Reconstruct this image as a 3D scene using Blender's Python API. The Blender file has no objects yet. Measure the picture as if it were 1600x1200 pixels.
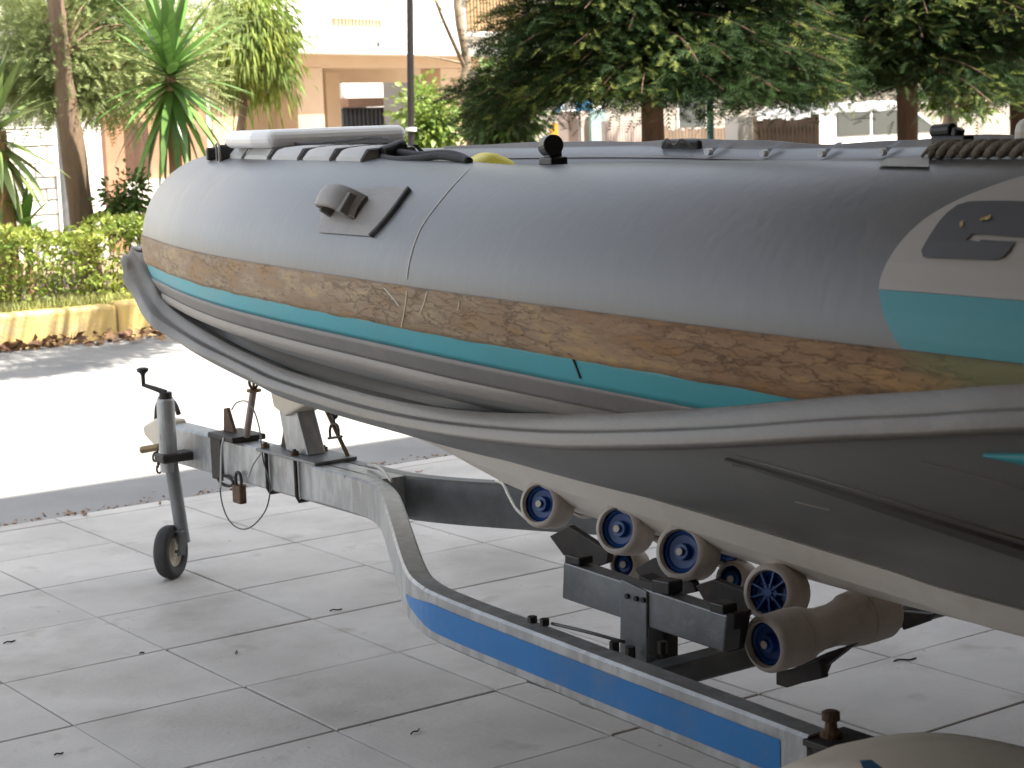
import bpy, bmesh, math, random
import numpy as np
from mathutils import Vector, Matrix
from mathutils.bvhtree import BVHTree

random.seed(7)
RNG = np.random.default_rng(11)
R = math.radians
S = bpy.context.scene
COL = S.collection

# ------------------------------------------------------------------ camera
FPX = 2951.28
PITCH, ROLL, YAW = .1403, -.0366, -.6169
CAM = np.array([-1.7993, -5.57355, 1.5325])
_F = np.array([-math.sin(YAW)*math.cos(PITCH), math.cos(YAW)*math.cos(PITCH), -math.sin(PITCH)])
_R = np.array([math.cos(YAW), math.sin(YAW), 0.0])
_U = np.cross(_R, _F)
_R2 = _R*math.cos(ROLL)+_U*math.sin(ROLL)
_U2 = -_R*math.sin(ROLL)+_U*math.cos(ROLL)
cam = bpy.data.cameras.new('camera')
cam.sensor_width = 36
cam.lens = FPX/1600*36
cam.clip_start = .05
cam.clip_end = 2000
cam.dof.use_dof = True
cam.dof.focus_distance = 4.6
cam.dof.aperture_fstop = 11
co = bpy.data.objects.new('camera', cam)
COL.objects.link(co)
M = Matrix.Identity(4)
for i in range(3):
    M[i][0], M[i][1], M[i][2], M[i][3] = _R2[i], _U2[i], -_F[i], CAM[i]
co.matrix_world = M
S.camera = co

# ------------------------------------------------------------------ light
SUN_EL = R(63)
SUN_DIR = np.array([.50, -.86])          # horizontal direction towards the sun
w = bpy.data.worlds.new("World")
S.world = w
w.use_nodes = True
nt = w.node_tree
sky = nt.nodes.new('ShaderNodeTexSky')
sky.sky_type = 'NISHITA'
sky.sun_disc = False
sky.sun_elevation = SUN_EL
sky.sun_rotation = math.atan2(SUN_DIR[0], SUN_DIR[1])
sky.air_density = 1.0
sky.dust_density = 1.5
bg = nt.nodes['Background']
bg.inputs[1].default_value = .13
hsv = nt.nodes.new('ShaderNodeHueSaturation')      # the camera's white balance leans warm in open shade
hsv.inputs['Saturation'].default_value = .33
nt.links.new(sky.outputs[0], hsv.inputs['Color'])
nt.links.new(hsv.outputs[0], bg.inputs[0])
sun = bpy.data.lights.new('sun', 'SUN')
sun.energy = 5.0
sun.angle = R(.5)
sun.color = (1, .93, .82)
so = bpy.data.objects.new('sun', sun)
COL.objects.link(so)
sd = Vector((SUN_DIR[0]*math.cos(SUN_EL), SUN_DIR[1]*math.cos(SUN_EL), math.sin(SUN_EL))).normalized()
so.rotation_euler = sd.to_track_quat('Z', 'Y').to_euler()
S.view_settings.view_transform = 'Standard'
S.view_settings.look = 'None'
S.view_settings.gamma = 1
S.view_settings.use_curve_mapping = False
S.view_settings.exposure = 1.82
S.render.engine = 'CYCLES'
S.cycles.max_bounces = 8
S.cycles.diffuse_bounces = 5


# ------------------------------------------------------------------ helpers
def ray(px, py):
    return _F+_R2*(px-800)/FPX-_U2*(py-600)/FPX


def plane(px, py, ax, c):
    r = ray(px, py)
    return CAM+r*(c-CAM[ax])/r[ax]


def PX(px, py, x): return plane(px, py, 0, x)
def PY(px, py, y): return plane(px, py, 1, y)
def PZ(px, py, z): return plane(px, py, 2, z)


def tag(o, label=None, cat=None, group=None, kind=None):
    if label: o['label'] = label
    if cat: o['category'] = cat
    if group: o['group'] = group
    if kind: o['kind'] = kind
    return o


def empty(name, loc, label, cat, group=None):
    o = bpy.data.objects.new(name, None)
    o.empty_display_size = .1
    COL.objects.link(o)
    o.location = loc
    return tag(o, label, cat, group)


def root_of(p):
    while p.parent: p = p.parent
    return p


def mesh_obj(name, V, Fc, m, parent=None, smooth=False, bevel=0, seg=2, origin=None):
    """one mesh object; V in world coordinates"""
    V = np.asarray(V, float)
    off = np.zeros(3)
    if parent is not None:
        off = np.array(root_of(parent).location)
    elif origin is not None:
        off = np.asarray(origin, float)
    me = bpy.data.meshes.new(name)
    me.from_pydata((V-off).tolist(), [], [tuple(int(i) for i in f) for f in Fc])
    bm = bmesh.new(); bm.from_mesh(me)
    bmesh.ops.recalc_face_normals(bm, faces=bm.faces)
    bm.to_mesh(me); bm.free()
    o = bpy.data.objects.new(name, me)
    COL.objects.link(o)
    if parent is not None: o.parent = parent
    elif origin is not None: o.location = off
    if m: me.materials.append(m)
    if smooth:
        me.polygons.foreach_set('use_smooth', [True]*len(me.polygons))
    if bevel:
        b = o.modifiers.new('bevel', 'BEVEL'); b.width = bevel; b.segments = seg; b.limit_method = 'ANGLE'; b.angle_limit = R(40)
        b.harden_normals = False
    return o


class MB:
    def __init__(s): s.V = []; s.F = []
    def add(s, V, Fc):
        n = len(s.V); s.V += [tuple(v) for v in V]; s.F += [tuple(i+n for i in f) for f in Fc]; return s
    def box(s, c, d, ax=None):
        """centre c, full size d, axes rows ax"""
        c = np.array(c, float); d = np.array(d, float)/2
        A = np.eye(3) if ax is None else np.array(ax, float)
        V = [c+A[0]*d[0]*i+A[1]*d[1]*j+A[2]*d[2]*k for i in (-1, 1) for j in (-1, 1) for k in (-1, 1)]
        return s.add(V, [(0, 1, 3, 2), (4, 6, 7, 5), (0, 4, 5, 1), (2, 3, 7, 6), (0, 2, 6, 4), (1, 5, 7, 3)])
    def b2(s, lo, hi):
        lo = np.array(lo, float); hi = np.array(hi, float)
        return s.box((lo+hi)/2, hi-lo)
    def cyl(s, a, b, r, n=16, r2=None, cap=True):
        a = np.array(a, float); b = np.array(b, float); r2 = r if r2 is None else r2
        d = b-a; d = d/np.linalg.norm(d)
        u = np.cross(d, [0, 0, 1] if abs(d[2]) < .9 else [1, 0, 0]); u /= np.linalg.norm(u); v = np.cross(d, u)
        V = []
        for k in range(n):
            t = 2*math.pi*k/n
            e = u*math.cos(t)+v*math.sin(t)
            V += [a+e*r, b+e*r2]
        Fc = [(2*k, 2*((k+1) % n), 2*((k+1) % n)+1, 2*k+1) for k in range(n)]
        if cap: Fc += [tuple(2*k for k in range(n)), tuple(2*k+1 for k in range(n))[::-1]]
        return s.add(V, Fc)
    def lathe(s, a, axis, prof, n=24, close=False):
        """prof: list of (t along axis, radius)"""
        a = np.array(a, float); d = np.array(axis, float); d /= np.linalg.norm(d)
        u = np.cross(d, [0, 0, 1] if abs(d[2]) < .9 else [1, 0, 0]); u /= np.linalg.norm(u); v = np.cross(d, u)
        V = []
        for t, r in prof:
            for k in range(n):
                e = u*math.cos(2*math.pi*k/n)+v*math.sin(2*math.pi*k/n)
                V.append(a+d*t+e*r)
        Fc = []
        m = len(prof)
        for i in range(m if close else m-1):
            for k in range(n):
                i2 = (i+1) % m
                Fc.append((i*n+k, i*n+(k+1) % n, i2*n+(k+1) % n, i2*n+k))
        return s.add(V, Fc)
    def tube(s, P, r, n=8, cap=True):
        P = np.array(P, float); N = len(P)
        rr = np.broadcast_to(np.asarray(r, float), (N,))
        T = np.gradient(P, axis=0); T /= np.linalg.norm(T, axis=1)[:, None]+1e-12
        u = np.cross(T[0], [0, 0, 1] if abs(T[0][2]) < .9 else [1, 0, 0]); u /= np.linalg.norm(u)
        V = []
        for i in range(N):
            u = u-T[i]*(u@T[i]); u /= np.linalg.norm(u); v = np.cross(T[i], u)
            for k in range(n):
                V.append(P[i]+rr[i]*(u*math.cos(2*math.pi*k/n)+v*math.sin(2*math.pi*k/n)))
        Fc = [(i*n+k, i*n+(k+1) % n, (i+1)*n+(k+1) % n, (i+1)*n+k) for i in range(N-1) for k in range(n)]
        if cap: Fc += [tuple(range(n)), tuple((N-1)*n+k for k in range(n))]
        return s.add(V, Fc)
    def ring(s, P, r, n=8):
        P = list(P); return s.tube(P+[P[0]], r, n, cap=False)
    def grid(s, G):
        """G: list of rows of points"""
        G = np.array(G, float); a, b = G.shape[:2]
        return s.add(G.reshape(-1, 3), [(i*b+j, i*b+j+1, (i+1)*b+j+1, (i+1)*b+j) for i in range(a-1) for j in range(b-1)])
    def prism(s, poly, d):
        """polygon (3-D points) extruded by vector d"""
        P = np.array(poly, float); n = len(P); d = np.array(d, float)
        return s.add(np.vstack([P, P+d]), [tuple(range(n))[::-1], tuple(range(n, 2*n))]+[(k, (k+1) % n, n+(k+1) % n, n+k) for k in range(n)])
    def obj(s, name, m, parent=None, smooth=False, bevel=0, **k):
        return mesh_obj(name, s.V, s.F, m, parent, smooth, bevel, **k)


def smooth_path(P, n):
    """Catmull-Rom resample of control points by arc length"""
    P = np.array(P, float)
    Q = np.vstack([2*P[0]-P[1], P, 2*P[-1]-P[-2]])
    out = []
    for i in range(1, len(Q)-2):
        for t in np.linspace(0, 1, 12, endpoint=False):
            p0, p1, p2, p3 = Q[i-1:i+3]
            out.append(.5*(2*p1+(p2-p0)*t+(2*p0-5*p1+4*p2-p3)*t*t+(3*p1-p0-3*p2+p3)*t**3))
    out.append(P[-1])
    out = np.array(out)
    L = np.r_[0, np.cumsum(np.linalg.norm(np.diff(out, axis=0), axis=1))]
    q = np.linspace(0, L[-1], n)
    return np.stack([np.interp(q, L, out[:, k]) for k in range(3)], 1)


# ------------------------------------------------------------------ materials
def mat(name, c1, c2=None, scale=6., detail=6., rough=.6, rvar=.1, bump=0., bscale=None, metal=0., spec=.5,
        stretch=(1, 1, 1), ramp=(.35, .68), dirt=None, dirt_scale=3., dirt_amt=.5, rand=0., trans=0., island=0., coat=0., stains=()):
    m = bpy.data.materials.new(name)
    m.use_nodes = True
    N = m.node_tree.nodes; L = m.node_tree.links
    b = N['Principled BSDF']
    geo = N.new('ShaderNodeNewGeometry')
    mp = N.new('ShaderNodeMapping'); mp.inputs['Scale'].default_value = stretch
    L.new(geo.outputs['Position'], mp.inputs[0])
    c2 = c2 or tuple(x*.82 for x in c1)
    n1 = N.new('ShaderNodeTexNoise'); n1.inputs['Scale'].default_value = scale; n1.inputs['Detail'].default_value = detail
    n1.inputs['Roughness'].default_value = .6
    L.new(mp.outputs[0], n1.inputs['Vector'])
    cr = N.new('ShaderNodeValToRGB')
    cr.color_ramp.elements[0].position = ramp[0]; cr.color_ramp.elements[1].position = ramp[1]
    cr.color_ramp.elements[0].color = (*c2, 1); cr.color_ramp.elements[1].color = (*c1, 1)
    L.new(n1.outputs[0], cr.inputs[0])
    col = cr.outputs[0]
    if dirt:
        n2 = N.new('ShaderNodeTexNoise'); n2.inputs['Scale'].default_value = dirt_scale; n2.inputs['Detail'].default_value = 8
        n2.inputs['Roughness'].default_value = .7
        L.new(mp.outputs[0], n2.inputs['Vector'])
        r2 = N.new('ShaderNodeMapRange'); r2.inputs[1].default_value = .52; r2.inputs[2].default_value = .75
        r2.inputs[3].default_value = 0; r2.inputs[4].default_value = dirt_amt
        L.new(n2.outputs[0], r2.inputs[0])
        mx = N.new('ShaderNodeMixRGB'); mx.inputs[2].default_value = (*dirt, 1)
        L.new(r2.outputs[0], mx.inputs[0]); L.new(col, mx.inputs[1]); col = mx.outputs[0]
    for amt, sc, lo, hi, dc in stains:
        n2 = N.new('ShaderNodeTexNoise'); n2.inputs['Scale'].default_value = sc; n2.inputs['Detail'].default_value = 5
        L.new(mp.outputs[0], n2.inputs['Vector'])
        r2 = N.new('ShaderNodeMapRange'); r2.inputs[1].default_value = lo; r2.inputs[2].default_value = hi; r2.inputs[4].default_value = amt
        L.new(n2.outputs[0], r2.inputs[0])
        mx = N.new('ShaderNodeMixRGB'); mx.inputs[2].default_value = (*dc, 1)
        L.new(r2.outputs[0], mx.inputs[0]); L.new(col, mx.inputs[1]); col = mx.outputs[0]
    if rand or island:
        hv = N.new('ShaderNodeHueSaturation')
        src = geo.outputs['Random Per Island']
        if rand:
            oi = N.new('ShaderNodeObjectInfo'); src = oi.outputs['Random']
        a = rand or island
        r3 = N.new('ShaderNodeMapRange'); r3.inputs[3].default_value = 1-a; r3.inputs[4].default_value = 1+a
        L.new(src, r3.inputs[0]); L.new(r3.outputs[0], hv.inputs['Value']); L.new(col, hv.inputs['Color'])
        if island:
            r4 = N.new('ShaderNodeMapRange'); r4.inputs[3].default_value = .475; r4.inputs[4].default_value = .515
            L.new(src, r4.inputs[0]); L.new(r4.outputs[0], hv.inputs['Hue'])
        col = hv.outputs[0]
    L.new(col, b.inputs['Base Color'])
    rr = N.new('ShaderNodeMapRange'); rr.inputs[3].default_value = max(0, rough-rvar); rr.inputs[4].default_value = min(1, rough+rvar)
    L.new(n1.outputs[0], rr.inputs[0]); L.new(rr.outputs[0], b.inputs['Roughness'])
    b.inputs['Metallic'].default_value = metal
    b.inputs['Specular IOR Level'].default_value = spec
    if coat: b.inputs['Coat Weight'].default_value = coat
    if bump:
        n3 = N.new('ShaderNodeTexNoise'); n3.inputs['Scale'].default_value = bscale or scale*6; n3.inputs['Detail'].default_value = 8
        L.new(mp.outputs[0], n3.inputs['Vector'])
        bp = N.new('ShaderNodeBump'); bp.inputs['Strength'].default_value = bump; bp.inputs['Distance'].default_value = .02
        L.new(n3.outputs[0], bp.inputs['Height']); L.new(bp.outputs[0], b.inputs['Normal'])
    if trans:
        t = N.new('ShaderNodeBsdfTranslucent'); L.new(col, t.inputs[0])
        ms = N.new('ShaderNodeMixShader'); ms.inputs[0].default_value = trans
        out = N['Material Output']
        L.new(b.outputs[0], ms.inputs[1]); L.new(t.outputs[0], ms.inputs[2]); L.new(ms.outputs[0], out.inputs[0])
    return m


MT = dict(
    slab=mat('slab_concrete', (.555, .53, .495), (.43, .408, .38), 2.6, 11, .72, .12, .14, 60, dirt=(.27, .235, .205), dirt_scale=1.9, dirt_amt=.6, rand=.05, stains=((.55, .75, .60, .74, (.24, .215, .19)), (.8, 38, .71, .75, (.10, .085, .07)), (.5, 5.5, .63, .72, (.30, .26, .22)))),
    joint=mat('joint_dirt', (.07, .065, .06), (.04, .035, .03), 20, rough=.95),
    asphalt=mat('asphalt', (.31, .305, .30), (.23, .227, .225), 1.3, 10, .9, .05, .5, 160, dirt=(.36, .34, .31), dirt_scale=.7),
    soil=mat('soil', (.24, .19, .12), (.15, .11, .07), 5, rough=.95, bump=.5),
    ground=mat('far_ground', (.34, .31, .27), (.27, .25, .21), .4, rough=.95),
    kerb=mat('yellow_kerb_paint', (.66, .47, .15), (.56, .42, .20), 3.5, 9, .7, .1, .25, 40, dirt=(.50, .43, .32), dirt_scale=2.6, dirt_amt=.9, rand=.07),
    tube=mat('grey_tube_fabric', (.158, .163, .17), (.14, .145, .152), 1.6, 7, .36, .07, .035, 30, spec=.5, stretch=(1.3, 1.3, .5), dirt=(.25, .243, .23), dirt_scale=1.9, dirt_amt=.55),
    teal=mat('teal_fabric', (.035, .40, .48), (.03, .35, .42), 4, 5, .5, .07, .04, 200),
    logo_grey=mat('pale_logo_fabric', (.52, .50, .47), (.48, .46, .43), 4, rough=.5, bump=.03, bscale=200),
    logo_dark=mat('dark_logo_print', (.10, .105, .12), (.085, .09, .10), 6, rough=.5, dirt=(.40, .34, .08), dirt_scale=9, dirt_amt=.0),
    rubber=mat('grey_rubber', (.21, .198, .186), (.165, .157, .15), 7, 8, .55, .1, .08, 90, dirt=(.36, .30, .24), dirt_scale=5, dirt_amt=.4),
    rubber_l=mat('pale_worn_rubber', (.30, .277, .252), (.23, .213, .196), 6, 8, .5, .1, .1, 70, stretch=(1, .5, 2), dirt=(.22, .19, .17), dirt_scale=9, dirt_amt=.5),
    hull=mat('grey_hull_paint', (.175, .178, .172), (.15, .153, .15), 2.5, 8, .42, .08, .03, 90, dirt=(.20, .19, .175), dirt_scale=2.2, dirt_amt=.5, stains=((.5, 6, .62, .72, (.24, .225, .205)), (.5, 60, .70, .74, (.26, .25, .24)))),
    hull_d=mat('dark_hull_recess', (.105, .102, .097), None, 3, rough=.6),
    keel=mat('white_keel_gelcoat', (.84, .78, .71), (.76, .70, .63), 3, 7, .4, .08, .03, 60, dirt=(.42, .33, .22), dirt_scale=4, dirt_amt=.35),
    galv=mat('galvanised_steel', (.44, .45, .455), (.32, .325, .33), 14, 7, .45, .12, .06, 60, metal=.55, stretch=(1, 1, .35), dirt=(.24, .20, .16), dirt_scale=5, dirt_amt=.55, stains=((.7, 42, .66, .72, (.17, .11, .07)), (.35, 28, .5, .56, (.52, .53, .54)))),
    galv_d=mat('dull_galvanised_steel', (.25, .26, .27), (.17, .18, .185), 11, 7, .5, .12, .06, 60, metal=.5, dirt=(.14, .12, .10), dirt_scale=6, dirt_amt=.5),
    blue=mat('blue_reflective_tape', (.008, .20, .56), (.010, .17, .47), 5, rough=.36, spec=.5, bump=.03, bscale=120, dirt=(.16, .22, .30), dirt_scale=7, dirt_amt=.5),
    tape_w=mat('pale_tape_edge', (.7, .66, .5), None, 9, rough=.4),
    rail=mat('scuffed_rail_rubber', (.245, .228, .207), (.18, .168, .153), 5, 9, .48, .12, .08, 70, stretch=(1, .6, 2), dirt=(.34, .30, .25), dirt_scale=7, dirt_amt=.55),
    black=mat('black_plastic', (.018, .018, .02), (.012, .012, .013), 20, rough=.45),
    blackm=mat('black_rusty_steel', (.05, .045, .042), (.03, .025, .022), 18, rough=.55, metal=.3, dirt=(.12, .07, .04), dirt_scale=12, dirt_amt=.6),
    rust=mat('rusty_steel', (.16, .10, .06), (.09, .055, .035), 30, rough=.7, metal=.3, bump=.2),
    brass=mat('tarnished_brass', (.26, .19, .09), (.16, .11, .06), 30, rough=.5, metal=.7),
    pink=mat('faded_steel_rod', (.36, .29, .27), (.26, .2, .18), 20, rough=.5, metal=.5),
    roller=mat('grey_roller_rubber', (.64, .57, .51), (.54, .48, .43), 8, 6, .6, .08, .05, 80, dirt=(.27, .23, .19), dirt_scale=11, dirt_amt=.75),
    hub=mat('blue_nylon_hub', (.010, .075, .30), (.008, .055, .22), 12, rough=.4),
    tyre=mat('tyre_rubber', (.035, .035, .036), (.06, .057, .055), 10, rough=.8, bump=.1),
    cream=mat('cream_plastic', (.66, .59, .48), (.57, .51, .42), 5, 8, .45, .08, .04, 70, dirt=(.30, .25, .2), dirt_scale=5, dirt_amt=.45),
    white_gel=mat('white_gelcoat', (.84, .84, .84), (.79, .79, .79), 3, rough=.35),
    cushion=mat('pale_grey_pvc', (.46, .455, .44), (.40, .395, .38), 6, rough=.5, bump=.06, bscale=80),
    webbing=mat('charcoal_webbing', (.075, .075, .078), (.045, .045, .047), 40, rough=.85, bump=.3, bscale=300),
    rope=mat('worn_hemp_rope', (.30, .27, .21), (.17, .15, .12), 40, rough=.9, bump=.4, bscale=200),
    yellow=mat('yellow_pvc', (.75, .62, .03), (.68, .55, .03), 5, rough=.45),
    wire=mat('pale_wire', (.62, .62, .60), None, 20, rough=.35, metal=.2),
    wire_d=mat('dark_wire', (.12, .12, .12), None, 20, rough=.4, metal=.4),
    stone=mat('white_wall_stone', (.74, .72, .68), (.62, .60, .56), 4, rough=.8, bump=.2, rand=.08),
    mortar=mat('pale_mortar', (.50, .48, .45), None, 6, rough=.95),
    white=mat('white_render', (.80, .77, .72), (.74, .71, .66), 1.5, rough=.85, bump=.05),
    beige=mat('beige_render', (.53, .375, .25), (.48, .335, .215), 1.2, 8, .85, bump=.08, dirt=(.40, .30, .22), dirt_scale=1.1, dirt_amt=.35),
    terracotta=mat('terracotta_render', (.50, .27, .17), (.40, .21, .13), 3, rough=.85, bump=.1, dirt=(.60, .42, .3), dirt_scale=2),
    slat=mat('tan_wood', (.40, .27, .14), (.28, .18, .09), 6, rough=.7, stretch=(1, 1, .2), rand=.1),
    bark=mat('brown_bark', (.24, .165, .11), (.13, .088, .058), 9, 9, .95, bump=.9, bscale=24, stretch=(1, 1, .22)),
    bark_r=mat('red_brown_bark', (.13, .07, .045), (.065, .037, .025), 9, 9, .95, bump=.9, bscale=24, stretch=(1, 1, .2)),
    bark_p=mat('pale_bark', (.40, .31, .22), (.24, .18, .13), 9, 9, .95, bump=.6, bscale=24, stretch=(1, 1, .25)),
    thatch=mat('dead_yucca_thatch', (.36, .23, .12), (.20, .12, .065), 20, rough=.9, bump=.6, stretch=(1, 1, .2)),
    conifer_lit_tip=mat('conifer_lit_tip', (.22, .26, .06), (.11, .15, .04), 3, 4, .7, spec=.2, trans=.35, island=.35),
    conifer=mat('conifer_foliage', (.032, .060, .016), (.010, .024, .008), 1.6, 4, .75, spec=.15, trans=.25, island=.35),
    cypress=mat('olive_cypress_foliage', (.44, .49, .23), (.20, .27, .10), 2.2, 4, .75, spec=.15, trans=.3, island=.3),
    pepper=mat('fresh_drooping_foliage', (.32, .38, .08), (.16, .24, .07), 2.5, 4, .65, spec=.25, trans=.35, island=.3),
    hedge=mat('hedge_leaf', (.42, .47, .10), (.18, .26, .055), 2.2, 4, .5, trans=.3, island=.35),
    bush=mat('shrub_leaf', (.13, .21, .05), (.07, .125, .035), 3, 4, .5, trans=.3, island=.3),
    bushl=mat('sunny_shrub_leaf', (.24, .33, .06), (.14, .22, .05), 3, 4, .5, trans=.35, island=.3),
    grass=mat('lawn_grass', (.42, .44, .14), (.26, .29, .10), 3, rough=.7, trans=.3, island=.3),
    yucca=mat('yucca_leaf', (.15, .27, .06), (.09, .18, .045), 3, rough=.38, rand=.25, trans=.15),
    yucca_l=mat('pale_yucca_leaf', (.22, .29, .10), (.14, .2, .07), 3, rough=.4, rand=.25, trans=.15),
    deadleaf=mat('dead_leaf', (.32, .19, .10), (.16, .09, .05), 12, rough=.8, island=.5),
    lamp=mat('dark_painted_steel', (.035, .03, .03), None, 20, rough=.4, metal=.3),
    greige=mat('grey_beige_render', (.34, .30, .255), (.29, .26, .22), 1.5, 8, .9, dirt=(.22, .19, .16), dirt_scale=1.2, dirt_amt=.5),
    tealpaint=mat('teal_painted_steel', (.07, .19, .18), None, 20, rough=.5),
    grey=mat('dark_grey_shutter', (.09, .09, .10), None, 6, rough=.6),
    wood=mat('weathered_fence_wood', (.30, .22, .16), (.19, .135, .1), 6, rough=.85, stretch=(1, 1, .15)),
    pinkwall=mat('pale_pink_render', (.62, .50, .46), None, 3, rough=.85),
    paleteal=mat('pale_teal_paint', (.36, .52, .50), None, 3, rough=.6),
    orange=mat('orange_board', (.72, .34, .04), None, 3, rough=.6),
    awning=mat('blue_canvas', (.08, .33, .66), None, 3, rough=.7),
    carpaint=mat('white_car_paint', (.78, .78, .77), None, 3, rough=.25, spec=.6, coat=.5),
    glass=mat('car_glass', (.06, .065, .06), None, 3, rough=.08, spec=.8),
    roof=mat('clay_roof', (.42, .24, .15), None, 8, rough=.8),
    sticker=mat('blue_sticker', (.04, .13, .26), None, 8, rough=.4),
    ceil=mat('porch_ceiling_paint', (.72, .69, .64), None, 2, rough=.9),
)


# worn glue strake: patchy browns, crackle, pale scratches, greenish towards the stern
def strake_material():
    m = bpy.data.materials.new('worn_glue_strake'); m.use_nodes = True
    N = m.node_tree.nodes; L = m.node_tree.links; b = N['Principled BSDF']
    geo = N.new('ShaderNodeNewGeometry')
    mp = N.new('ShaderNodeMapping'); mp.inputs['Scale'].default_value = (3, .62, 3.4)
    L.new(geo.outputs['Position'], mp.inputs[0])
    def noise(s, d, r=.65, v=None):
        n = N.new('ShaderNodeTexNoise'); n.inputs['Scale'].default_value = s; n.inputs['Detail'].default_value = d
        n.inputs['Roughness'].default_value = r; L.new((v or mp).outputs[0], n.inputs['Vector']); return n
    n1 = noise(3.6, 12, .76)
    cr = N.new('ShaderNodeValToRGB'); e = cr.color_ramp.elements
    e[0].position = .26; e[0].color = (.13, .075, .038, 1)
    e[1].position = .74; e[1].color = (.62, .49, .30, 1)
    for p, c in ((.36, (.29, .17, .085, 1)), (.43, (.44, .29, .15, 1)), (.49, (.37, .26, .17, 1)), (.55, (.44, .33, .22, 1)), (.61, (.55, .40, .22, 1))):
        x = e.new(p); x.color = c
    L.new(n1.outputs[0], cr.inputs[0])
    n2 = noise(34, 6, .7)
    mr = N.new('ShaderNodeMapRange'); mr.inputs[1].default_value = .58; mr.inputs[2].default_value = .66; mr.inputs[4].default_value = .6
    L.new(n2.outputs[0], mr.inputs[0])
    mx = N.new('ShaderNodeMixRGB'); mx.inputs[2].default_value = (.09, .055, .03, 1)
    L.new(mr.outputs[0], mx.inputs[0]); L.new(cr.outputs[0], mx.inputs[1])
    vo = N.new('ShaderNodeTexVoronoi'); vo.feature = 'DISTANCE_TO_EDGE'; vo.inputs['Scale'].default_value = 15
    wv = N.new('ShaderNodeMixRGB'); wv.blend_type = 'ADD'; wv.inputs[0].default_value = .25
    L.new(mp.outputs[0], wv.inputs[1]); L.new(n1.outputs[1], wv.inputs[2]); L.new(wv.outputs[0], vo.inputs['Vector'])
    m3 = N.new('ShaderNodeMapRange'); m3.inputs[1].default_value = .0; m3.inputs[2].default_value = .035; m3.inputs[3].default_value = .32; m3.inputs[4].default_value = 0
    L.new(vo.outputs['Distance'], m3.inputs[0])
    n4 = noise(2.4, 3)
    m4 = N.new('ShaderNodeMath'); m4.operation = 'MULTIPLY'; L.new(m3.outputs[0], m4.inputs[0])
    m5 = N.new('ShaderNodeMapRange'); m5.inputs[1].default_value = .45; m5.inputs[2].default_value = .6; L.new(n4.outputs[0], m5.inputs[0]); L.new(m5.outputs[0], m4.inputs[1])
    mx2 = N.new('ShaderNodeMixRGB'); mx2.inputs[2].default_value = (.085, .05, .03, 1)
    L.new(m4.outputs[0], mx2.inputs[0]); L.new(mx.outputs[0], mx2.inputs[1])
    # greenish, paler glue on the stern end
    sp = N.new('ShaderNodeSeparateXYZ'); L.new(geo.outputs['Position'], sp.inputs[0])
    ad = N.new('ShaderNodeMath'); ad.operation = 'MULTIPLY_ADD'; ad.inputs[1].default_value = .45; L.new(n1.outputs[0], ad.inputs[0]); L.new(sp.outputs[1], ad.inputs[2])
    m6 = N.new('ShaderNodeMapRange'); m6.inputs[1].default_value = -3.55; m6.inputs[2].default_value = -3.66; m6.inputs[4].default_value = .8
    L.new(ad.outputs[0], m6.inputs[0])
    mx3 = N.new('ShaderNodeMixRGB'); mx3.inputs[2].default_value = (.30, .33, .17, 1)
    L.new(m6.outputs[0], mx3.inputs[0]); L.new(mx2.outputs[0], mx3.inputs[1])
    m7 = N.new('ShaderNodeMapRange'); m7.inputs[1].default_value = -2.4; m7.inputs[2].default_value = -3.5; m7.inputs[4].default_value = .6
    L.new(sp.outputs[1], m7.inputs[0])
    mu = N.new('ShaderNodeMixRGB'); mu.blend_type = 'MULTIPLY'; mu.inputs[2].default_value = (1.0, .74, .48, 1)
    L.new(m7.outputs[0], mu.inputs[0]); L.new(mx2.outputs[0], mu.inputs[1]); L.new(mu.outputs[0], mx3.inputs[1])
    L.new(mx3.outputs[0], b.inputs['Base Color'])
    b.inputs['Roughness'].default_value = .8
    bp = N.new('ShaderNodeBump'); bp.inputs['Strength'].default_value = .7; bp.inputs['Distance'].default_value = .012
    su = N.new('ShaderNodeMath'); su.operation = 'SUBTRACT'; L.new(n1.outputs[0], su.inputs[0]); L.new(m4.outputs[0], su.inputs[1])
    L.new(su.outputs[0], bp.inputs['Height']); L.new(bp.outputs[0], b.inputs['Normal'])
    return m


MT['strake'] = strake_material()

# ================================================================== SETTING
YE = 1.6      # front edge of the paving
YK = 7.7      # far kerb
o = MB().b2((-400, -400, -.5), (500, 600, -.3)).obj('ground', MT['ground']); tag(o, kind='structure')
o = MB().grid([[(x, y, -.015) for x in (-40, 60)] for y in (YE+.005, YK+.05)]).obj('road', MT['asphalt'])
tag(o, 'pale sunlit asphalt street with the shade of the building along its near side', kind='structure')
pave = MB().b2((-14, -14, -.25), (24, YE, -.013)).obj('pavement', MT['joint'])
tag(pave, 'shaded paving of large pale concrete slabs under the trailer', kind='structure')

# slabs one by one where they are in view, the rest joined
def slab_mesh(sx, sy):
    h, c = .013, .0025
    V = []
    for z, d in ((-h, 0), (-c, 0), (0, c)):
        for i, j in ((-1, -1), (1, -1), (1, 1), (-1, 1)):
            V.append((i*(sx/2-d), j*(sy/2-d), z))
    F_ = [(8, 9, 10, 11)]
    for a in (0, 4):
        F_ += [(a+k, a+(k+1) % 4, a+4+(k+1) % 4, a+4+k) for k in range(4)]
    return V, F_

def in_view(P, mg=70):
    d = np.asarray(P, float)-CAM; z = d@_F
    if z < .3: return False
    x = 800+FPX*(d@_R2)/z; y = 600-FPX*(d@_U2)/z
    return -mg < x < 1600+mg and -mg < y < 1200+mg

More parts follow.
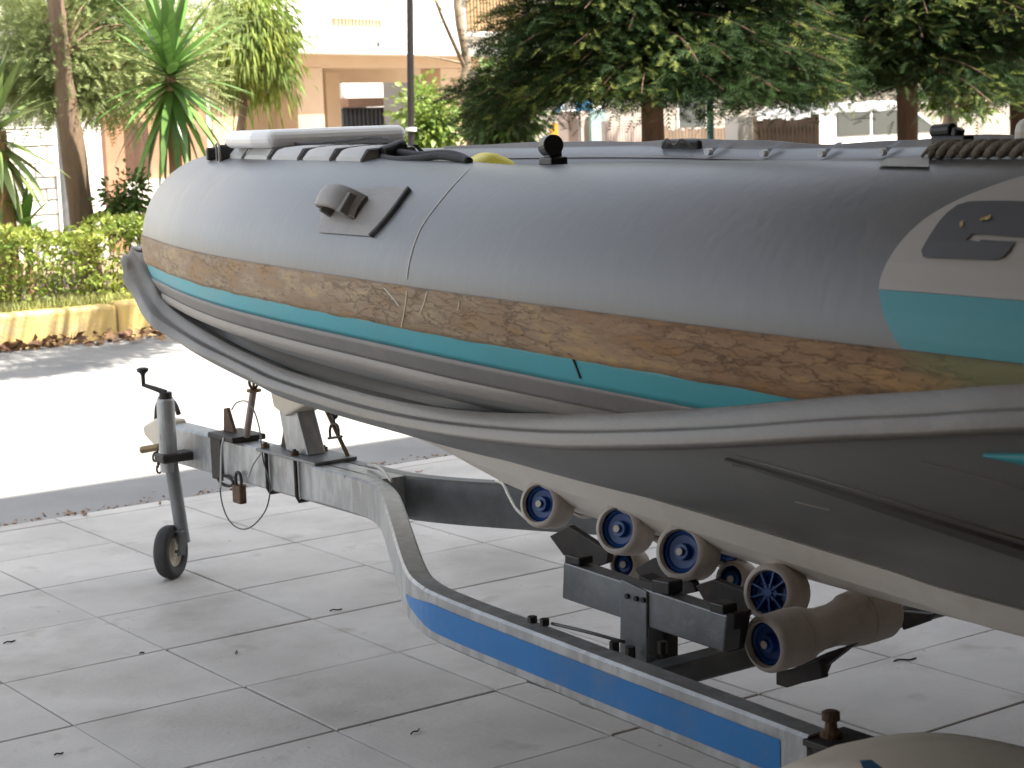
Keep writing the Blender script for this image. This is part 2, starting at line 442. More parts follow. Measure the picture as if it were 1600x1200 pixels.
GAP = .006
V_, F_ = slab_mesh(.5-GAP, .5-GAP)
sm = bpy.data.meshes.new('paving_slab'); sm.from_pydata(V_, [], F_); sm.materials.append(MT['slab'])
Ve_, Fe_ = slab_mesh(.5-GAP, .1-GAP)
sme = bpy.data.meshes.new('edge_slab'); sme.from_pydata(Ve_, [], Fe_); sme.materials.append(MT['slab'])
rest = MB(); nsl = 0
for i in range(-12, 26):
    for j in range(-16, 4):
        if j == 3: cx, cy, mesh, Vt, Ft = i*.5+.25, 1.55, sme, Ve_, Fe_
        else: cx, cy, mesh, Vt, Ft = i*.5+.25, j*.5+.25, sm, V_, F_
        h = .25
        vis = any(in_view((cx+a, cy+b, 0)) for a in (-h, 0, h) for b in (-h, 0, h))
        dz = random.gauss(0, .0008); rz = random.gauss(0, .0018)
        jx, jy = random.gauss(0, .0012), random.gauss(0, .0012)
        if vis and nsl < 298 and cx < 5.6:
            o = bpy.data.objects.new('edge_slab' if j == 3 else 'paving_slab', mesh); COL.objects.link(o); o.parent = pave
            o.location = (cx+jx, cy+jy, dz); o.rotation_euler = (random.gauss(0, .0012), random.gauss(0, .0012), rz)
            nsl += 1
        else:
            rest.add([(cx+v[0], cy+v[1], v[2]) for v in Vt], Ft)
tag(rest.obj('paving', MT['slab'], pave), kind='stuff')

# planting bed with kerbstones
bed = MB().b2((-6, YK+.2, -.29), (30, 15.5, .2)).obj('planting_bed', MT['soil']); tag(bed, 'raised planting bed across the street', kind='structure')
kerb = MB().b2((-6, YK+.02, -.29), (30, YK+.18, .20)).obj('kerb', MT['soil']); tag(kerb, 'high yellow painted kerb in front of the hedge', kind='structure')
kv, kf = [], []
for k in range(26):
    x0 = -5+k*1.0
    mb = MB().b2((x0+.006, YK, -.28), (x0+.994, YK+.2, .245))
    ks = mb.obj('kerbstone', MT['kerb'], kerb, bevel=.03, seg=3)
    ks.location.z += random.gauss(0, .006)
far = MB().b2((-40, 15.5, -.29), (80, 60, .0)).obj('forecourt', MT['ground']); tag(far, 'dusty pale ground around the houses', kind='structure')

# the apartment house over the camera, whose open ground floor the trailer stands in
hb = empty('pilotis_house', (6, -9, 0), 'house standing on pillars over the paved forecourt, its shade covering the trailer', 'house')
MB().b2((-20, -16, 2.75), (32, -1.8, 9.25)).obj('storeys', MT['white'], hb)
MB().b2((-20, -16, 2.68), (32, -1.8, 2.747)).obj('ceiling', MT['ceil'], hb)
MB().b2((-20, -16, 0), (32, -15.7, 2.677)).obj('wall', MT['beige'], hb)
MB().b2((4.9, -15.6, 0), (5.1, -1.6, 2.677)).obj('wall', MT['beige'], hb)  # unseen side wall beyond the boat, added to darken the stern
MB().b2((-2.45, -15.6, 0), (-2.25, -1.9, 2.677)).obj('wall', MT['beige'], hb)  # unseen wall left of the camera, added to block light on the tube side
for x in (-9, 9.6, 14):
    for y in (-3.6, -10): MB().b2((x, y, 0), (x+.4, y+.4, 2.677)).obj('pillar', MT['beige'], hb, bevel=.01)
for k in range(9):
    for zz in (3.9, 5.6):
        MB().b2((-18+k*5, -1.8, zz), (-16+k*5, -1.76, zz+1.2)).obj('window', MT['glass'], hb)

# ================================================================== BOAT
boat = empty('inflatable_boat', (1.03, -2, .5), 'grey rigid inflatable boat with a worn brown strake and teal stripe, resting on the trailer', 'boat')
CX = 1.03
yk = np.array([-6, -5, -4.5, -4, -3.5, -3, -2.5, -2, -1.5, -1, -.5, 0, .06])
xk = np.array([.06, .06, .075, .10, .13, .175, .235, .305, .375, .465, .59, .745, .765])
ys = np.linspace(-5.1, .06, 150); xs = np.interp(ys, yk, xk)
xs = np.convolve(np.pad(xs, 6, mode='edge'), np.ones(13)/13, 'valid'); xs[-8:] = np.interp(ys[-8:], yk, xk)
th0 = math.atan2(xs[-1]-xs[-5], ys[-1]-ys[-5])
RB = (CX-xs[-1])/math.cos(th0)
th = np.linspace(th0, math.pi/2, 26)[1:]
ax_ = xs[-1]+RB*(math.cos(th0)-np.cos(th)); ay_ = ys[-1]+RB*(np.sin(th)-math.sin(th0))
plx = np.r_[xs, ax_]; ply = np.r_[ys, ay_]
# mirror
plx = np.r_[plx, (2*CX-plx)[::-1][1:]]; NB = len(ply); ply = np.r_[ply, ply[::-1][1:]]
tx, ty = np.gradient(plx), np.gradient(ply)
tx[NB-1], ty[NB-1] = 1, 0
l_ = np.hypot(tx, ty); nx_, ny_ = -ty/l_, tx/l_
TR, TZ = .2715, 1.179


def tp(i, a, d=0.):
    """point of the tube surface at station i, angle a (deg), raised by d"""
    a = math.radians(a); r = TR+d
    k = -TR+r*math.cos(a)
    sag = 1-(.062*math.exp(-((ply[i]+2.3)/.45)**2)+.022*math.exp(-((ply[i]+3.2)/.6)**2) if a > 0 else 0.)   # slightly soft tube top
    return np.array([plx[i]+nx_[i]*k, ply[i]+ny_[i]*k, TZ+r*math.sin(a)*sag])


def strip(name, a0, a1, d, m, i0=0, i1=None, na=8, thick=True):
    i1 = i1 or len(plx)
    mb = MB()
    A = np.linspace(a0, a1, na)
    rows = []
    for i in range(i0, i1):
        row = [tp(i, a, d) for a in A]
        if thick: row = [tp(i, a0, -.004)]+row+[tp(i, a1, -.004)]
        rows.append(row)
    mb.grid(rows)
    return mb.obj(name, m, boat, smooth=True)


mb = MB()
NA = 48
mb.grid([[tp(i, -180+360*k/NA) for k in range(NA+1)] for i in range(len(plx))])
mb.add([tp(0, -180+360*k/NA) for k in range(NA)], [tuple(range(NA))])
n = len(plx)-1
mb.add([tp(n, -180+360*k/NA) for k in range(NA)], [tuple(range(NA))])
tube = mb.obj('tube', MT['tube'], boat, smooth=True)
tube['label'] = 'thick grey air tube running round the bow'
bvh = BVHTree.FromPolygons([Vector(v) for v in mb.V], mb.F)


def hit(px, py, d=0., tree=None):
    loc, nor, idx, dist = (tree or bvh).ray_cast(Vector(CAM), Vector(ray(px, py)).normalized())
    nor = Vector(nor)
    if nor.dot(Vector(ray(px, py))) > 0: nor = -nor
    p = np.array(loc)
    # exact outward normal of the tube
    return p+np.array(nor)*d, np.array(nor)


def decal(name, poly, d, m, cuts=3, label=None, thick=.0015):
    bm = bmesh.new()
    vs = [bm.verts.new((p[0], p[1], 0)) for p in poly]
    f = bm.faces.new(vs)
    bmesh.ops.triangulate(bm, faces=[f])
    for _ in range(cuts):
        bmesh.ops.subdivide_edges(bm, edges=[e for e in bm.edges if e.calc_length() > 6], cuts=1, use_grid_fill=False)
        bmesh.ops.triangulate(bm, faces=bm.faces[:])
    V = [hit(v.co.x, v.co.y, d)[0] for v in bm.verts]
    bm.verts.index_update()
    Fc = [[v.index for v in f.verts] for f in bm.faces]
    bm.free()
    o = mesh_obj(name, V, Fc, m, boat, smooth=True)
    if label: o['label'] = label
    return o


rj = np.random.default_rng(5)
ja = np.convolve(rj.normal(0, 1, len(plx)+6), np.ones(4)/4, 'same')[3:-3]
rows = []
for i in range(len(plx)):
    a1 = -14.6+.55*ja[i]-.5*abs(ja[i-1]); A = np.linspace(4.2, a1, 8)
    rows.append([tp(i, 4.2, -.004)]+[tp(i, a, .005) for a in A]+[tp(i, a1, -.004)])
MB().grid(rows).obj('rubbing_strake', MT['strake'], boat, smooth=True)['label'] = 'worn brown glue-stained strake'
strip('teal_stripe', -13.5, -26, .002, MT['teal'], na=6)
ICUT = int(np.argmin(np.abs(ply[:NB]+3.02))); JCUT = len(plx)-ICUT
KC = int(np.argmin(np.abs(ply[:NB]+3.5)))
rows = []
for i in range(KC, len(plx)-KC):
    fd = max(.12, min(1., (ply[i]+3.1)/.7))
    rows.append([tp(i, -26.3, -.004)]+[tp(i, a, .007*fd) for a in np.linspace(-26.3, -37, 6)]+[tp(i, -37, -.004)])
MB().grid(rows).obj('skirt_band', MT['rubber'], boat, smooth=True)
# lower moulding: a rounded pale lip under the skirt
rows = []
for i in range(ICUT, JCUT):
    row = []
    for a, d in ((-37.2, .004), (-38, .012), (-40, .018), (-43, .020), (-45.5, .016), (-46.6, .006), (-47, -.01)):
        fd = max(0., min(1., (ply[i]+2.92)/.6))
        row.append(tp(i, a, d*fd if d > 0 else d))
    rows.append(row)
MB().grid(rows).obj('moulding', MT['rubber_l'], boat, smooth=True)

# spray rail round the bow (lower edge, upper edge measured on the near side, mirrored)
low = [(CX, .385, 1.06), (.93, .375, 1.065), (.85, .34, 1.08), (.80, .286, 1.095), (.80, .266, 1.038), (.80, .198, .988), (.79, .063, .924), (.77, -.151, .875), (.74, -.428, .844), (.70, -.767, .817),
       (.675, -.945, .804), (.61, -1.374, .807), (.54, -1.73, .82), (.42, -2.198, .853), (.29, -2.725, .909), (.20, -3.123, .966), (.145, -3.425, 1.015), (.105, -3.672, 1.058), (.08, -3.874, 1.091), (.06, -4.05, 1.12), (.03, -4.5, 1.18), (.01, -5.05, 1.22)]
upp = [(CX, .375, 1.15), (.93, .365, 1.15), (.86, .335, 1.15), (.82, .278, 1.149), (.82, .223, 1.112), (.82, .167, 1.058), (.81, .10, 1.03), (.80, -.008, .969), (.77, -.249, .932), (.745, -.53, .896), (.71, -.794, .877),
       (.665, -1.104, .864), (.53, -1.76, .88), (.40, -2.33, .925), (.265, -2.861, .994), (.17, -3.323, 1.063), (.115, -3.663, 1.121), (.085, -3.87, 1.153), (.065, -4.046, 1.181), (.035, -4.5, 1.24), (.015, -5.05, 1.28)]
NR = 140
def cr_path(P, per=7):
    P = np.array(P, float); Q = np.vstack([2*P[0]-P[1], P, 2*P[-1]-P[-2]]); out = []
    for i in range(1, len(Q)-2):
        for t in np.linspace(0, 1, per, endpoint=False):
            p0, p1, p2, p3 = Q[i-1:i+3]
            out.append(.5*(2*p1+(p2-p0)*t+(2*p0-5*p1+4*p2-p3)*t*t+(3*p1-p0-3*p2+p3)*t**3))
    out.append(P[-1]); return np.array(out)


LP = cr_path(low); UP = cr_path(upp[:12]+[(.615, -1.40, .866)]+upp[12:])
ud = smooth_path(upp, 300)
for i in range(len(LP)):
    y = LP[i, 1]
    k = min(1, max(0, (-.05-y)/.5)) if i > 30 else 0
    q = np.array([np.interp(-y, -ud[60:, 1], ud[60:, c]) for c in range(3)])
    UP[i] = UP[i]*(1-k)+q*k
def mirror(P): Q = P.copy(); Q[:, 0] = 2*CX-Q[:, 0]; return Q
LPf = np.vstack([LP[::-1], mirror(LP)[1:]]); UPf = np.vstack([UP[::-1], mirror(UP)[1:]])
T = np.gradient(LPf, axis=0); T /= np.linalg.norm(T, axis=1)[:, None]
rows = []
out_sign = None
for i in range(len(LPf)):
    up = UPf[i]-LPf[i]; h = np.linalg.norm(up); up = up/h
    out = np.cross(T[i], up); out /= np.linalg.norm(out)
    if out_sign is None: out_sign = 1 if out[0] < 0 else -1
    out = out*out_sign
    row = []
    for v, q in ((1.0, -.035), (1.0, -.003), (.985, .0), (.60, .001), (.53, .002), (.50, .004), (.47, .014), (.44, .017), (.40, .018), (.14, .022), (.08, .0215), (.03, .017), (.0, .008), (-.02, -.004), (-.02, -.05)):
        row.append(LPf[i]+up*h*v+out*(q*h/.06))
    rows.append(row)
MB().grid(rows).obj('spray_rail', MT['rail'], boat, smooth=True)['label'] = 'broad pale rail sweeping down from the bow tip and along the side'

# hull: topside behind the rail, bottom panel with a spray strake, white keel strip
kt = [PX(x, y, .86) for x, y in ((640, 664), (740, 692), (900, 743), (1100, 802), (1262, 851), (1400, 893), (1600, 952))]
kb = [PX(x, y, .90) for x, y in ((640, 675), (735, 719), (822, 747), (960, 790), (1136, 844), (1267, 887), (1459, 947), (1600, 991))]
keel_t = smooth_path([(1.0, .30, 1.10), (1.0, .18, .98), (.985, 0, .86), (.965, -.35, .775), (.92, -.85, .735)]+kt+[(.86, -5.05, kt[-1][2]-.02)], NR)
keel_b = smooth_path([(1.015, .31, 1.08), (1.012, .20, .955), (1.0, 0, .835), (.985, -.35, .745), (.95, -.85, .705)]+kb+[(.90, -5.05, kb[-1][2]-.02)], NR)
keel_c = smooth_path([(CX, .31, 1.08), (CX, .20, .94), (CX, 0, .82), (CX, -.35, .722), (CX, -.8, .672), (CX, -1.1, .645), (CX, -1.33, .615), (CX, -1.5, .577), (CX, -1.602, .563), (CX, -1.859, .538), (CX, -2.409, .524), (CX, -2.663, .514), (CX, -3.256, .508), (CX, -5.05, .50)], NR)


def by_y(P, y): return np.array([np.interp(-y, -P[:, 1], P[:, k]) for k in range(3)])


yst = np.r_[np.linspace(.27, -.2, 14), np.linspace(-.25, -5.0, 90)]
mb = MB()
rows = []
for y in yst:
    a = by_y(LP[24:], y); b = by_y(keel_t, y)
    row = []
    for t in np.linspace(0, 1, 25):
        p = a*(1-t)+b*t
        bl = (.022+.052*min(1, max(0, (-2.3-y)/1.2)))*12.2*t*(1-t)**4         # belly, fuller aft
        p[2] -= bl*.7; p[0] -= bl*.45
        row.append(p)
    rows.append(row)
HULLMB = MB().grid(rows)
hull = mb.grid(rows).grid([[np.array([2*CX-p[0], p[1], p[2]]) for p in r] for r in rows]).obj('hull', MT['hull'], boat, smooth=True)
hull['label'] = 'dark grey painted hull bottom'
# topside between rail and moulding
rows = []
for y in yst:
    a = by_y(UP[24:], y)
    i = int(np.argmin(np.abs(ply[:NB]-y)))
    b = tp(i, -56, -.012)
    a = a+np.array([.03, 0, -.005])
    rows.append([a*(1-t)+b*t+np.array([.035*math.sin(math.pi*t), 0, 0]) for t in np.linspace(0, 1, 7)])
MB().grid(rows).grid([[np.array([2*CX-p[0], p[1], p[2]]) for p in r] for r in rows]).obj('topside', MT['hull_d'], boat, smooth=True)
# white keel strip and keel sole
rows = []; rows2 = []
for y in yst:
    a, b, c = by_y(keel_t, y), by_y(keel_b, y), by_y(keel_c, y)
    rows.append([a+np.array([.01, 0, .003]), a+np.array([-.006, 0, -.001]), a*.5+b*.5+np.array([-.006, 0, -.002]), b+np.array([-.003, 0, -.003]), b+np.array([.012, 0, -.004])])
    rows2.append([b+np.array([.010, 0, .001]), b*.5+c*.5+np.array([0, 0, -.004]), c])
f2 = lambda rr: [[np.array([2*CX-p[0], p[1], p[2]]) for p in r] for r in rr]
MB().grid(rows).grid(f2(rows)).obj('keel_strip', MT['keel'], boat, smooth=False)['label'] = 'white strip above the keel'
MB().grid(rows2).grid(f2(rows2)).obj('keel', MT['keel'], boat, smooth=True)
# deck, transom, locker, console
rows = []
for y in np.linspace(-.3, -4.9, 20):
    i = int(np.argmin(np.abs(ply[:NB]-y))); b = tp(i, -150)
    rows.append([(b[0], y, 1.03), (CX, y, 1.03), (2*CX-b[0], y, 1.03)])
MB().grid(rows).obj('deck', MT['cushion'], boat)
MB().b2((.45, -5.02, .6), (1.61, -4.96, 1.42)).obj('transom', MT['keel'], boat, bevel=.01)
lock = MB()
pl_ = [(.80, -.52), (.74, -.60), (.69, -.85), (.70, -.95), (1.14, -.95), (1.22, -.80), (1.24, -.60), (1.20, -.52)]
lock.prism([(x, y, 1.472) for x, y in pl_], (0, 0, .050))
lock.obj('bow_platform', MT['white_gel'], boat, bevel=.024, seg=4)
MB().prism([(x*.86+.145, y*.86-.12, 1.05) for x, y in pl_], (0, 0, .42)).obj('bow_locker', MT['white_gel'], boat, bevel=.01)
MB().b2((1.315, -3.40, 1.03), (1.62, -2.98, 1.495)).obj('console', MT['cream'], boat, bevel=.03, seg=3)

# decals: logo panel, letter, patches, seams
oval = [(1700, 258)]+[tuple(p[:2]) for p in smooth_path([(1660, 262, 0), (1600, 276, 0), (1550, 292, 0), (1500, 312, 0), (1450, 340, 0), (1414, 372, 0), (1390, 405, 0), (1377, 434, 0), (1374, 452, 0)], 36)]+[ (1480, 460), (1600, 470), (1660, 475), (1760, 482), (1760, 262)]
decal('logo_panel', oval, .0015, MT['logo_grey'], 6, 'pale rounded name panel')
tl = [tuple(p[:2]) for p in smooth_path([(1374.5, 453, 0), (1379, 480, 0), (1388, 507, 0), (1400, 530, 0), (1413, 545, 0)], 14)]+[ (1500, 556), (1600, 568), (1760, 586), (1760, 483), (1660, 476), (1600, 471), (1480, 461)]
decal('logo_base', tl, .0018, MT['teal'], 6, 'teal lower half of the name panel')
e_ = [(1442, 394), (1445, 404), (1500, 406), (1556, 408), (1568, 405), (1578, 396), (1588, 380), (1560, 379), (1536, 377), (1531, 380), (1512, 377), (1521, 368), (1560, 370), (1597, 373), (1625, 374), (1634, 352), (1636, 334), (1626, 322), (1600, 318), (1560, 317), (1516, 318), (1498, 323), (1482, 335), (1470, 348), (1458, 366), (1448, 382)]
decal('logo_letter', e_, .004, MT['logo_dark'], 5, 'dark slanted letter e of the boat name')
for q in ([(1503, 352), (1508, 348), (1509, 355), (1504, 360)], [(1534, 347), (1552, 340), (1550, 346), (1541, 346), (1536, 350)]):
    decal('scuff', q, .006, MT['kerb'], 1)


def line_strip(name, pts, wpx, d, m, n=40, tree=None):
    P = smooth_path([(x, y, 0) for x, y in pts], n)
    T_ = np.gradient(P, axis=0); T_ /= np.linalg.norm(T_, axis=1)[:, None]
    rows = []
    for p, t in zip(P, T_):
        nn = np.array([-t[1], t[0]])
        w_ = wpx if not isinstance(wpx, tuple) else wpx[0]+(wpx[1]-wpx[0])*len(rows)/(n-1)
        rows.append([hit(p[0]+nn[0]*w_*s, p[1]+nn[1]*w_*s, d if abs(s) < .9 else -.001, tree)[0] for s in (-1, -.8, .8, 1)])
    return MB().grid(rows).obj(name, m, boat, smooth=True)


HV, HF = HULLMB.V, HULLMB.F
hbvh = BVHTree.FromPolygons([Vector(v) for v in HV], HF)
ss = line_strip('spray_strake', [(1135, 716), (1250, 750), (1366, 787), (1482, 824), (1600, 862), (1665, 883)], (1.5, 10), .006, MT['hull_d'], 50, hbvh)
ss.data.polygons.foreach_set('use_smooth', [False]*len(ss.data.polygons))
line_strip('hull_line', [(1150, 712), (1250, 740), (1366, 774), (1482, 808), (1600, 843), (1665, 862)], .8, .003, MT['rubber'], 40, hbvh)
line_strip('hull_line', [(1145, 726), (1200, 737), (1260, 752), (1315, 768)], .9, .002, MT['hull_d'], 20, hbvh)
line_strip('hull_line', [(1440, 722), (1510, 739), (1600, 766)], .7, .002, MT['rubber'], 20, hbvh)
line_strip('hull_scratch', [(1243, 784), (1268, 790), (1296, 796)], .7, .002, MT['rubber_l'], 10, hbvh)
line_strip('waterline_stripe', [(1540, 709), (1570, 712.5), (1600, 716), (1650, 720)], (1.5, 13), .006, MT['teal'], 20, hbvh)
line_strip('seam', [(735, 262), (700, 300), (665, 345), (650, 375), (640, 410), (636, 436)], .75, .0012, MT['logo_grey'])
patch = [(499, 364), (540, 367), (580, 370), (605, 343), (625, 318), (641, 296), (600, 293), (545, 300), (505, 325)]
decal('handle_patch', patch, .004, MT['rubber_l'], 4, 'beige fabric patch under the lifting handle')
line_strip('patch_edge', [(581, 370), (600, 350), (618, 328), (630, 311), (641, 296)], 2.4, .008, MT['webbing'])
line_strip('stripe_joint', [(893, 549), (901, 568), (909, 590)], 1.3, .0045, MT['webbing'], 10)
for q in ([(640, 455), (631, 510)], [(672, 455), (660, 490)], [(722, 470), (719, 484)], [(604, 450), (628, 478)]):
    pts = [(q[0][0], q[0][1]), ((q[0][0]+q[1][0])/2+1, (q[0][1]+q[1][1])/2), q[1]]
    line_strip('scratch', pts, .8, .0065, MT['tape_w'], 8)
decal('worn_patch', [(1372, 262), (1385, 250), (1452, 249), (1452, 264)], .003, MT['logo_grey'], 3, 'whitish worn patch on top of the tube')

# lifting handle on the patch
p0, n0 = hit(540, 330)
t0 = hit(580, 334)[0]-hit(505, 326)[0]; t0 /= np.linalg.norm(t0)
u0 = np.cross(t0, n0); u0 /= np.linalg.norm(u0)
if u0[2] < 0: u0 = -u0
hd = MB()
rows = []
for s in np.linspace(-1, 1, 17):
    lift = .050*max(0, 1-abs(s)**3.2)
    wd = .030*(1-.42*max(0, -s)**2.5)
    c = p0+t0*(s*.094-.008)+n0*(lift+.004)+u0*.010
    row = []
    for k in range(10):
        a = 2*math.pi*k/10
        row.append(c+u0*wd*math.cos(a)*(1.0)+n0*(.008*math.sin(a)))
    row.append(row[0]); rows.append(row)
hd.grid(rows)
hd.obj('lifting_handle', MT['rubber_l'], boat, smooth=True)
for s, hgt, th_ in ((-.062, .034, .016), (.060, .042, .034)):
    MB().box(p0+t0*s+n0*hgt/2+u0*.004, (th_, .050, hgt), (t0, u0, n0)).obj('handle_foot', MT['rubber'], boat, bevel=.004)

# laced cushions and straps over the near side of the bow
def crest_index(px):
    best, bi = 1e9, 0
    for i in range(NB):
        d = tp(i, 90)-CAM; x = 800+FPX*(d@_R2)/(d@_F)
        if abs(x-px) < best: best, bi = abs(x-px), i
    return bi
def crest(px, inset=0., z=0.):
    i = crest_index(px); p = tp(i, 90); nn = np.array([nx_[i], ny_[i], 0]); t = np.array([tx[i], ty[i], 0])/l_[i]
    return p-nn*inset+np.array([0, 0, z]), t, nn
edges = [368, 413, 455, 503, 556, 606]
for a, b in zip(edges[:-1], edges[1:]):
    pa, ta, na_ = crest(a+6, .02); pb, tb, nb_ = crest(b-1, .02)
    rows = []
    for s in np.linspace(0, 1, 6):
        p = pa*(1-s)+pb*s; nn = na_*(1-s)+nb_*s
        e = .006*(1-abs(2*s-1)**4)
        rows.append([p+nn*.092+np.array([0, 0, -.030]), p+nn*.088+np.array([0, 0, -.004+e]), p+nn*.07+np.array([0, 0, .017+e]), p+nn*.02+np.array([0, 0, .021+e]), p-nn*.05+np.array([0, 0, .02+e]), p-nn*.07+np.array([0, 0, -.02])])
    mb = MB().grid(rows)
    mb.add(rows[0], [tuple(range(6))]); mb.add(rows[-1], [tuple(range(6))])
    mb.obj('cushion', MT['cushion'], boat, smooth=False, bevel=.004)
for a in edges:
    pa, ta, na_ = crest(a+2, .02)
    rows = []
    for k, (q, z) in enumerate(((.095, -.032), (.091, -.004), (.075, .018), (.02, .022), (-.05, .026), (-.09, -.01))):
        wd = .004+.0025*k
        rows.append([pa+na_*q+np.array([0, 0, z])-ta*wd, pa+na_*q+np.array([0, 0, z+.003]), pa+na_*q+np.array([0, 0, z])+ta*wd])
    MB().grid(rows).obj('strap', MT['webbing'], boat)
# cord over them
P = [crest(q, .02, z)[0] for q, z in ((350, .030), (400, .027), (470, .031), (540, .040), (585, .045), (620, .03))]
MB().tube(smooth_path(P, 40), .004, 6).obj('lacing_cord', MT['webbing'], boat, smooth=True)
# bow chock: two black square-mouthed fittings with pale rims
pa, ta, na_ = crest(372, .0)
zz = np.array([0, 0, 1.])
for px, py, wd, ht in ((338, 248, .020, .040), (357, 247, .030, .050)):
    c, cn = hit(px, py, .016)
    fit = MB().box(c, (wd*1.6, .05, ht), (ta, na_, zz)).obj('chock', MT['black'], boat, bevel=.008, seg=3)
    if wd > .025:
        q = [c+na_*.027+ta*wd*.84*i+zz*ht*.52*j for i, j in ((-1, -1), (0, -1), (1, -1), (1, 0), (1, 1), (.2, 1.05), (-.9, .7))]
        MB().ring(smooth_path(q+[q[0]], 30)[:-1], .003, 6).obj('chock_rim', MT['rubber_l'], fit, smooth=True)

# black roller clamp and webbing coil behind the cushions
pa, ta, na_ = crest(640, .06)
MB().cyl(PX(598, 240, .60), PX(631, 228, .66), .0175, 18).obj('rod_tube', MT['black'], boat, smooth=False, bevel=.002)
c1 = [crest(q, i_, z)[0] for q, i_, z in ((600, .0, .006), (612, -.025, .000), (640, -.035, -.003), (670, -.025, .004), (700, -.01, .010), (722, -.005, .006), (735, -.01, .004))]
MB().tube(smooth_path(c1, 50), .0085, 8).obj('webbing_coil', MT['webbing'], boat, smooth=True)
c1 = [crest(q, i_, z)[0] for q, i_, z in ((735, -.005, .004), (705, .02, .012), (670, .03, .014), (645, .02, .008), (612, .015, .012), (600, -.002, .008))]
MB().tube(smooth_path(c1, 40), .007, 8).obj('webbing_coil', MT['webbing'], boat, smooth=True)
# yellow float lying inside
pc = PX(770, 252, .95)
fl = MB()
a_ = ta; 
q = [PX(735, 254, .85), PX(770, 236, .85), PX(808, 252, .85), PX(808, 275, .85), PX(735, 275, .85)]
fl.prism(q, (.05, .12, 0)).obj('yellow_float', MT['yellow'], boat, bevel=.012, seg=3)
# near black rod holder
pa, ta, na_ = crest(846, .03)
zz = np.array([0, 0, 1.])
MB().box(pa+zz*.006, (.055, .04, .018), (ta, na_, zz)).obj('holder_base', MT['black'], boat, bevel=.004)
MB().box(pa+zz*.022-ta*.002, (.022, .03, .03), (ta, na_, zz)).obj('holder_neck', MT['black'], boat, bevel=.003)
MB().cyl(pa+zz*.036+ta*.022, pa+zz*.040-ta*.026+na_*.012, .0215, 20).obj('holder_cup', MT['black'], boat, bevel=.002)

# far tube: bead with flap, straps with brass eyes, moulded handle
def far_i(px, a=70):
    best, bi = 1e9, NB
    for i in range(NB, len(plx)):
        d = tp(i, a)-CAM; x = 800+FPX*(d@_R2)/(d@_F)
        if abs(x-px) < best: best, bi = abs(x-px), i
    return bi
rows = []
fi0, fi1 = far_i(735), len(plx)-1
for i in range(fi0, fi1):
    s = ply[i]
    wv_ = .004*math.sin(s*9.1)+.002*math.sin(s*21+1)
    k = min(1, (i-fi0)/22.)
    top = tp(i, 92, .006*k+.006+wv_*k); nn = np.array([nx_[i], ny_[i], 0])
    rows.append([tp(i, 118, .002), top-nn*.022+zz*-.012, top-nn*.012, top, top+nn*.01-zz*.006, tp(i, 80, .002)])
MB().grid(rows).obj('grab_bead', MT['rubber'], boat, smooth=True)
for px in (1112, 1200, 1287, 1385):
    i = far_i(px, 112)
    nn = np.array([nx_[i], ny_[i], 0]); t = np.array([tx[i], ty[i], 0])/l_[i]
    a1 = tp(i, 99, .016); a2 = tp(i, 113, .006)
    st = MB().grid([[a1-t*.009, a1+t*.009], [(a1+a2)/2-nn*.016-t*.008, (a1+a2)/2-nn*.016+t*.008], [a2-t*.007-nn*.004, a2+t*.007-nn*.004]]).obj('line_strap', MT['black'], boat)
    MB().cyl(a2-nn*.020+zz*.003, a2-nn*.004+zz*.003, .009, 10).obj('brass_eye', MT['white_gel'], st)
i = far_i(1060, 108)
nn = np.array([nx_[i], ny_[i], 0]); t = np.array([tx[i], ty[i], 0])/l_[i]
c = tp(i, 103, .004)
MB().box(c, (.13, .02, .034), (t, nn, zz)).obj('grab_handle', MT['black'], boat, bevel=.008, seg=3)
MB().tube(smooth_path([c-nn*.02-t*.05, c-nn*.035-t*.02+zz*.02, c-nn*.03+zz*.005, c-nn*.035+t*.03+zz*.018, c-nn*.02+t*.05], 20), .003, 6).obj('grab_cord', MT['rope'], boat)
# clip and braided rope on the near tube
pa, ta, na_ = crest(1440, .07); pa = pa+zz*.012
MB().cyl(pa+zz*.028-ta*-.03, pa+zz*.030-ta*.012, .011, 14).obj('clip_barrel', MT['black'], boat, bevel=.002)
MB().box(pa+zz*.014-ta*.01, (.075, .022, .016), (ta, na_, zz)).obj('clip_base', MT['black'], boat, bevel=.004)
MB().cyl(pa+zz*.02-ta*.02, pa+zz*.032-ta*.024, .010, 14).obj('clip_knob', MT['black'], boat, bevel=.002)
# rope: three twisted strands along the crest
Pr = smooth_path([crest(q, i_, z)[0] for q, i_, z in ((1448, -.01, .004), (1475, -.01, .014), (1530, -.012, .014), (1600, -.012, .014), (1680, -.01, .012), (1790, -.01, .010))], 160)
T_ = np.gradient(Pr, axis=0); T_ /= np.linalg.norm(T_, axis=1)[:, None]
L_ = np.r_[0, np.cumsum(np.linalg.norm(np.diff(Pr, axis=0), axis=1))]
rp = MB()
for k in range(3):
    ph = L_*2*math.pi/.075+2*math.pi*k/3
    sd_ = np.cross(T_, zz); sd_ /= np.linalg.norm(sd_, axis=1)[:, None]; up_ = np.cross(sd_, T_)
    Q = Pr+.0070*(sd_*np.cos(ph)[:, None]+up_*np.sin(ph)[:, None])
    tp_ = np.clip(np.arange(160)/10., .35, 1)
    rp.tube(Q, .0076*tp_, 8)
rope = rp.obj('rope', MT['rope'], None, smooth=True, origin=Pr[0])
tag(rope, 'thick braided hemp rope lying along the top of the near tube at the right edge', 'rope')
MB_c = crest(1448, -.01, .004)[0]

